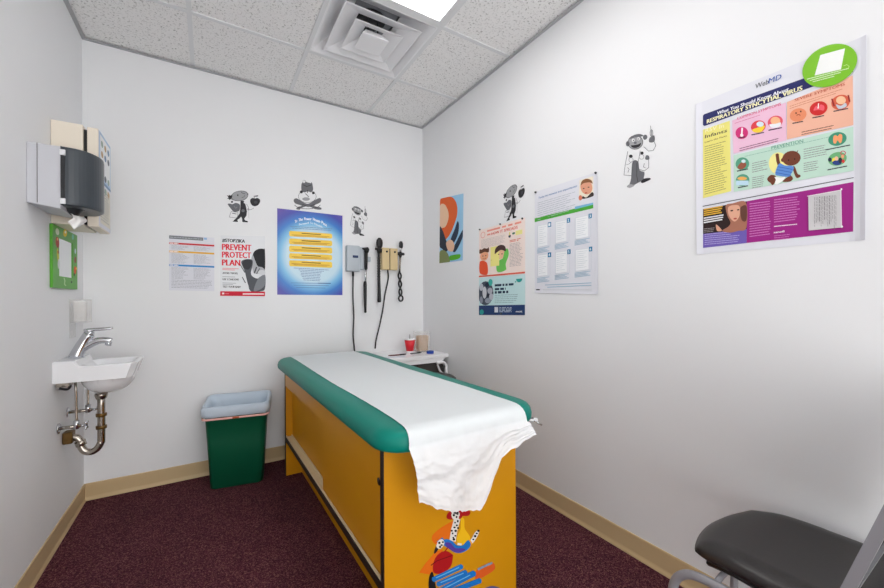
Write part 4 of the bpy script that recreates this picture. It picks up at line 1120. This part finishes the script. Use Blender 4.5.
# the baby
a.setcrop(720, 120, 7.35)
BR_ = (112, 62, 44)
a.line([(423, 258), (428, 300), (440, 340)], 24, BR_); a.ell(423, 260, 12, 14, BR_); a.blob([(535, 350), (552, 345), (572, 395), (592, 405), (590, 420), (560, 422)], BR_)
a.blob([(350, 430), (375, 405), (410, 412), (415, 440), (398, 472), (384, 478), (375, 465), (355, 450)], BR_); a.blob([(462, 452), (490, 425), (520, 410), (538, 430), (520, 452), (480, 456)], BR_)
a.ell(527, 282, 68, 54, BR_, -10); a.ell(462, 295, 12, 14, BR_); a.line([(575, 225), (565, 240)], 5, BR_)
a.up(); a.blob([(436, 322), (480, 335), (544, 346), (520, 405), (500, 418), (440, 412), (408, 395)], (94, 142, 212)); a.blob([(405, 420), (450, 424), (480, 418), (470, 440), (430, 470), (405, 470), (412, 440)], (244, 244, 240))
a.ell(506, 296, 5, 5, (40, 24, 20)); a.ell(551, 288, 5, 5, (40, 24, 20))
a.up()
for q in (350, 372, 394): a.line([(426-(q-350)*.3, q-6), (532-(q-350)*.2, q+14)], 5, (60, 104, 180))
# little photo of a baby's face, yellow and white words
a.setcrop(690, 145, 4.653)
a.blob([(168, 282), (200, 272), (262, 268), (264, 385), (225, 400), (190, 408), (150, 400), (180, 380), (190, 360), (176, 330)], (168, 112, 92))
a.up(); a.blob([(180, 290), (205, 280), (232, 286), (232, 330), (212, 356), (192, 344), (180, 320)], (222, 168, 142)); a.blob([(128, 400), (122, 372), (132, 376), (150, 398)], (218, 160, 134)); a.blob([(238, 290), (264, 284), (264, 350), (244, 352), (236, 320)], (104, 66, 56))
a.up(); a.ell(196, 306, 7, 3.5, (70, 40, 34), -10); a.ell(226, 302, 6, 3, (60, 34, 30), -10); a.ell(212, 343, 8, 4, (176, 84, 74), -10)
a.setcrop(0, 0, 1.)
small(704.5, 209.5, 724, 4, 2.0, -.17, (224, 174, 60), 1.2, 16, .15); small(704.5, 218.3, 726, 3, 2.2, -.17, (226, 226, 230), 1.2, 17, .2); small(704.5, 229, 715, 3, 1.6, -.1, (150, 140, 140), .7, 18, .2)
post = a.build('virus_poster')
tag(post, 'largest poster, about RESPIRATORY SYNCYTIAL VIRUS, hanging on the right wall at far right', 'poster')
# green oval sticker (its printed code square is left plain)
st_ = art_right((780, 30, 4.9)); st_.z = .0042
GS = mat('lime_sticker', (122, 190, 34), rough=.35)
st_.ell(246, 176, 142, 96, GS, -26, 48); st_.up()
st_.poly([(200, 125), (321, 92), (301, 195), (172, 225)], (240, 242, 240))
st_.up()
for i_ in range(3):
    q = random.Random(i_); x = 136+i_*14
    while x < 335-i_*38:
        l = q.uniform(5, 16); y = 243+i_*10
        st_.line([(x, y-(x-136)*.26), (x+l, y-(x+l-136)*.26)], 4.2, (214, 236, 190)); x += l+3.5
st_.line([(314, 178), (330, 172), (341, 180), (336, 192)], 2.5, (200, 230, 150))
so = st_.build('oval_sticker', post)
so['label'] = 'bright green oval sticker'
# plastic sleeve with leaflets
lf = art_right((690, 145, 4.653)); lf.sheet([(553, 238), (705, 211), (708, 384), (555, 398)], mat('sleeve_paper', (206, 204, 206), rough=.3, coat=.4), .004, .0052)
for i_ in range(14):
    q = random.Random(i_+40); x = 584+i_*7.6; y = 245-(x-584)*.1
    while y < 375-(i_ % 4)*12:
        l = q.uniform(5, 26); lf.line([(x, y), (x+1, y+l)], 3.0 if i_ in (3, 6, 9) else 1.8, (120, 118, 120)); y += l+5
lf.up(); lf.line([(551, 240), (706, 212), (709, 385)], 3, (236, 230, 234)); lf.ell(709, 208, 4, 5, (240, 240, 244)); lf.ell(712, 381, 4, 5, (240, 240, 244))
tag(lf.build('leaflet_sleeve'), 'clear sleeve of white leaflets stuck on the purple panel of the largest poster', 'leaflet holder')

# --- black and white cut-out pictures ---
WHT, GY, DK, MG = (228, 229, 231), (158, 159, 162), (46, 46, 50), (104, 105, 110)
def mouse(a):
    a.z = .0006
    a.blob([(190, 372), (272, 378), (268, 450), (218, 445), (168, 436)], WHT); a.blob([(345, 270), (375, 280), (405, 335), (400, 360), (395, 440), (370, 380)], WHT)
    a.up(); a.line([(190, 372), (270, 380), (266, 450), (168, 436), (190, 372)], 4, G3); a.line([(205, 392), (250, 400)], 8, MG)
    a.line([(372, 285), (392, 320), (392, 355), (432, 345), (455, 330)], 4, G3); a.line([(395, 360), (398, 450)], 2.5, G2); a.ell(392, 345, 12, 14, GY)
    a.up(); a.blob([(150, 285), (175, 278), (205, 285), (245, 270), (290, 290), (292, 345), (270, 370), (220, 372), (185, 335)], MG)
    a.up(); a.poly([(300, 245), (340, 245), (362, 300), (376, 370), (370, 420), (345, 455), (352, 474), (388, 486), (385, 500), (322, 494), (318, 450), (308, 432), (285, 455), (262, 470), (272, 494), (206, 490), (225, 472), (245, 455), (290, 395), (298, 330)], DK)
    a.ell(200, 258, 12, 12, DK); a.up(); a.ell(330, 362, 20, 18, MG); a.ell(352, 264, 14, 12, WHT); a.line([(222, 305), (245, 335), (262, 318)], 4, GY)
    a.ell(235, 255, 16, 12, WHT); a.blob([(186, 225), (176, 200), (205, 165), (260, 135), (320, 126), (370, 138), (388, 170), (378, 210), (340, 238), (285, 248), (225, 244)], GY)
    a.up(); a.ring(290, 188, 100, 58, 4, DK, -8); a.blob([(140, 180), (158, 186), (168, 176), (184, 184), (204, 178), (200, 204), (188, 222), (170, 236), (162, 222), (142, 218), (158, 206)], DK)
    a.ell(268, 180, 8, 10, DK); a.ring(310, 180, 38, 28, 4, DK, 0, 0, 80, 8); a.line([(308, 140), (322, 156), (350, 160)], 5, DK); a.ell(386, 166, 6, 8, DK)
    a.blob([(414, 250), (420, 225), (445, 212), (468, 220), (495, 212), (525, 228), (530, 258), (510, 292), (480, 308), (450, 306), (425, 285)], DK)
    a.line([(465, 218), (460, 196)], 5, DK); a.blob([(452, 190), (478, 184), (504, 180), (506, 192), (480, 198)], MG); a.up(); a.ell(480, 262, 22, 18, (70, 70, 75))
    return a
tag(mouse(art_back((215, 180, 11.77))).build('cartoon_cutout'), 'grey cut-out of an animal holding an apple, above the PREVENT PROTECT PLAN poster', 'wall decal')
m2 = amap3([(290, 190), (470, 260), (300, 490)], [(283, 150), (413, 172), (283, 508)])
aa = art_right((490, 180, 13.07)); aa.amap = m2
tag(mouse(aa).build('cartoon_cutout'), 'grey cut-out of an animal holding an apple, just above the pink poster', 'wall decal')

a = art_back((285, 170, 7.844)); a.z = .0006
a.blob([(100, 215), (108, 180), (130, 160), (215, 160), (240, 185), (246, 225), (225, 245), (200, 258), (150, 258), (118, 240)], WHT)
a.up(); a.ring(175, 208, 70, 48, 3, MG); a.blob([(130, 160), (128, 120), (136, 98), (160, 92), (185, 100), (205, 92), (216, 115), (220, 155), (205, 175), (178, 168), (150, 176)], MG)
a.blob([(68, 235), (90, 222), (130, 245), (180, 265), (235, 235), (270, 220), (284, 232), (275, 255), (230, 280), (280, 295), (282, 310), (240, 308), (180, 285), (125, 300), (115, 312), (88, 306), (100, 290), (130, 280), (80, 262)], MG)
a.up(); a.ring(176, 265, 104, 40, 4, DK, 0, 15, 165, 14); a.ell(128, 172, 12, 12, DK); a.ell(222, 180, 11, 11, DK); a.ell(150, 92, 10, 12, WHT); a.ring(150, 92, 10, 12, 3, MG); a.ell(198, 96, 9, 8, WHT)
a.ell(165, 228, 30, 14, GY); a.line([(160, 185), (172, 196), (185, 210)], 5, DK); a.line([(140, 115), (170, 130), (205, 118)], 4, DK); a.line([(176, 160), (176, 180)], 5, DK); a.line([(138, 270), (180, 290), (235, 268)], 4, DK)
tag(a.build('cartoon_cutout'), 'grey cut-out of a frog-like figure sitting cross-legged above the blue poster', 'wall decal')

def doctor(a):
    a.z = .0006
    a.blob([(150, 265), (185, 245), (205, 262), (245, 262), (285, 225), (330, 250), (380, 230), (388, 195), (370, 180), (335, 185), (325, 215), (280, 210), (260, 300), (325, 325), (328, 395), (290, 425), (245, 415), (238, 350), (190, 350), (185, 465), (118, 462), (128, 380)], WHT)
    a.up(); a.line([(150, 265), (128, 380), (118, 462), (182, 468), (190, 380), (205, 345)], 4, G3); a.line([(255, 260), (238, 350), (244, 415), (290, 428), (326, 400), (326, 335)], 4, G3); a.line([(285, 225), (325, 262), (365, 255), (386, 215), (372, 180)], 4, G3); a.line([(140, 375), (160, 370), (182, 350)], 3, G3)
    a.blob([(190, 352), (236, 348), (250, 420), (290, 440), (285, 490), (300, 505), (250, 520), (205, 545), (165, 548), (178, 490)], MG)
    a.blob([(262, 515), (290, 492), (335, 488), (340, 500), (300, 520), (270, 530)], DK); a.blob([(142, 560), (165, 540), (200, 545), (205, 552), (170, 570)], GY)
    a.ell(214, 188, 62, 56, GY, -14); a.ell(296, 145, 18, 22, MG, 20); a.ell(150, 200, 16, 22, MG)
    a.up(); a.ring(214, 188, 64, 58, 4, DK, -14); a.blob([(176, 215), (200, 212), (240, 204), (262, 192), (252, 220), (222, 234), (192, 232)], DK); a.ell(196, 170, 12, 14, WHT); a.ell(240, 158, 12, 14, WHT); a.ell(214, 192, 12, 10, MG)
    a.up(); a.ell(198, 172, 5, 6, DK); a.ell(238, 160, 5, 6, DK); a.blob([(165, 160), (200, 128), (250, 118), (285, 132), (262, 140), (215, 146)], MG)
    a.ell(176, 305, 16, 14, DK); a.ell(270, 278, 14, 13, DK); a.ring(178, 335, 18, 20, 3, MG); a.ring(266, 310, 20, 20, 3, MG); a.line([(228, 362), (226, 470), (236, 520)], 4, DK)
    a.blob([(298, 330), (305, 298), (328, 302), (330, 332)], MG); a.line([(290, 365), (282, 395), (300, 402)], 4, MG); a.line([(150, 400), (162, 415), (152, 440)], 4, MG)
    a.blob([(330, 185), (335, 150), (372, 130), (378, 170), (362, 188)], MG); a.line([(350, 140), (350, 90)], 12, GY); a.line([(346, 92), (342, 50)], 4, MG); a.ring(350, 110, 12, 28, 3, DK)
    return a
tag(doctor(art_right((610, 120, 8.4))).build('cartoon_cutout'), 'larger grey cut-out of a smiling doctor with a syringe, high on the right wall', 'wall decal')
a = art_back((285, 170, 7.844)); a.amap = amap3([(225, 185), (345, 60), (245, 530)], [(568, 322), (628, 292), (574, 505)])
tag(doctor(a).build('cartoon_cutout'), 'small grey cut-out of a smiling doctor, right of the blue poster', 'wall decal')

# --- painted figure on the end of the exam table ---
tO = TM @ Vector((0, LT, 0)); a = Art(tO, (math.cos(TA), math.sin(TA), 0), (0, 0, 1), (395, 500, 6.685)); a.z = .0007
OR_, BL_, RE_ = (222, 108, 20), (28, 112, 190), (168, 22, 26)
a.blob([(390, 142), (330, 170), (280, 205), (248, 240), (250, 275), (285, 300), (330, 258), (392, 265), (400, 200)], OR_)
a.poly([(160, 485), (205, 420), (270, 345), (320, 330), (300, 400), (250, 500)], OR_)
a.blob([(440, 118), (462, 130), (466, 190), (500, 245), (490, 285), (430, 300), (412, 255), (438, 190)], (236, 184, 24))
a.blob([(545, 466), (600, 430), (652, 415), (666, 460), (600, 508), (540, 530)], (216, 92, 34))
a.up()
a.line([(385, 262), (395, 200), (412, 135)], 42, (224, 220, 214)); a.blob([(345, 120), (350, 92), (372, 72), (400, 60), (470, 66), (502, 76), (490, 104), (440, 108), (380, 130)], RE_); a.ell(404, 100, 28, 34, (224, 220, 214))
a.blob([(255, 480), (262, 400), (300, 352), (345, 340), (382, 362), (386, 380), (370, 445), (310, 490)], RE_); a.blob([(228, 600), (226, 520), (248, 478), (266, 540), (270, 600)], (26, 22, 28)); a.blob([(260, 356), (268, 318), (282, 300), (290, 320), (276, 348)], (34, 30, 44))
a.line([(556, 462), (600, 440), (646, 420)], 14, (128, 150, 170)); a.blob([(600, 590), (650, 574), (705, 590), (690, 620), (610, 622)], (84, 84, 150))
a.line([(330, 345), (350, 320), (345, 300)], 8, RE_)
a.up()
a.line([(300, 285), (318, 272)], 40, BL_)
a.blob([(322, 268), (350, 262), (385, 275), (410, 300), (450, 302), (485, 268), (505, 285), (495, 320), (450, 350), (400, 350), (350, 318), (325, 300)], BL_)
for p, q, w_ in (((262, 528), (438, 446), 34), ((292, 560), (466, 484), 34), ((310, 602), (520, 492), 40), ((340, 625), (560, 540), 36)):
    a.line([p, q], w_, BL_); a.ell(p[0], p[1], w_/2, w_/2, BL_); a.ell(q[0], q[1], w_/2, w_/2, BL_)
a.blob([(275, 310), (290, 270), (318, 262), (328, 292), (300, 325)], (226, 222, 216)); a.blob([(500, 275), (515, 250), (535, 215), (560, 200), (552, 235), (528, 275), (512, 290)], (226, 222, 216)); a.line([(240, 435), (280, 405), (380, 370)], 6, (110, 10, 16))
a.up()
a.blob([(335, 285), (370, 285), (400, 318), (450, 322), (470, 330), (430, 350), (385, 342), (345, 312)], (84, 60, 150))
q = random.Random(4)
for x, y in ((388, 250), (402, 238), (384, 222), (404, 205), (396, 182), (412, 168), (400, 150), (418, 140), (392, 100), (416, 92), (410, 112), (295, 285), (310, 300), (300, 312), (318, 280), (522, 262), (534, 240), (545, 222), (556, 205), (392, 262), (378, 204), (420, 186)):
    a.ell(x, y, q.uniform(5, 9), q.uniform(5, 9), (26, 24, 28))
a.ell(405, 82, 20, 10, (26, 24, 28)); a.blob([(425, 110), (440, 96), (448, 112), (432, 124)], RE_)
for p, q_ in (((275, 518), (425, 450)), ((305, 550), (455, 488)), ((330, 588), (500, 500))): a.line([p, q_], 6, (110, 180, 226))
a.line([(420, 292), (440, 296)], 14, (230, 224, 210)); a.line([(498, 268), (512, 290)], 10, (240, 170, 30))
dc = a.build('painted_figure', tbl); dc['label'] = 'colourful cartoon figure painted on the end panel'

# --- push pins ---
PIN = mat('pin_grey', (70, 72, 78), rough=.4)
for px_, py_, lab in ((480.2, 229.6, 'grey push pin at the top left corner of the pink poster'), (500.6, 224.2, 'grey push pin in the top middle of the pink poster'), (522.7, 218.6, 'grey push pin at the top right corner of the pink poster'),
                      (536, 192.4, 'grey push pin at the top left corner of the tall white chart'), (596.2, 173.0, 'grey push pin at the top right corner of the tall white chart'), (501.5, 313.6, 'grey push pin at the bottom middle of the pale cyan poster')):
    r_ = ray(px_, py_); t_ = (XR-.002)/r_.x; y_, z_ = r_.y*t_, H+r_.z*t_
    b = MB(); b.lathe([(0, -.0085), (.005, -.008), (.0045, -.003), (.006, -.0005), (.006, 0), (0, 0)], (XR-.0035, y_, z_), PIN, 12, 'x')
    tag(b.build('push_pin'), lab, 'push pin', 'push pins on the right wall')
# ================= camera and view =================
cam = bpy.data.cameras.new('camera'); co = bpy.data.objects.new('camera', cam); COL.objects.link(co)
cam.sensor_width = 36; cam.sensor_fit = 'HORIZONTAL'; cam.lens = F/884*36
cam.shift_y = (CY-294)/884; cam.clip_start = .01
co.matrix_world = Matrix.Translation((0, 0, H)) @ Matrix.Rotation(-TH, 4, 'Z') @ Matrix.Rotation(PI/2, 4, 'X') @ Matrix.Rotation(-RO, 4, 'Z')
SC.camera = co
w = bpy.data.worlds.new('world'); SC.world = w; w.use_nodes = True
w.node_tree.nodes['Background'].inputs['Color'].default_value = (.93, .93, .92, 1)
w.node_tree.nodes['Background'].inputs['Strength'].default_value = 3.1
SC.view_settings.view_transform = 'Standard'; SC.view_settings.look = 'None'
SC.view_settings.gamma = 1; SC.view_settings.use_curve_mapping = False
SC.view_settings.exposure = .42
SC.cycles.max_bounces = 10; SC.cycles.diffuse_bounces = 6; SC.cycles.transparent_max_bounces = 12
SC.cycles.use_denoising = True
SC.cycles.sample_clamp_indirect = 6
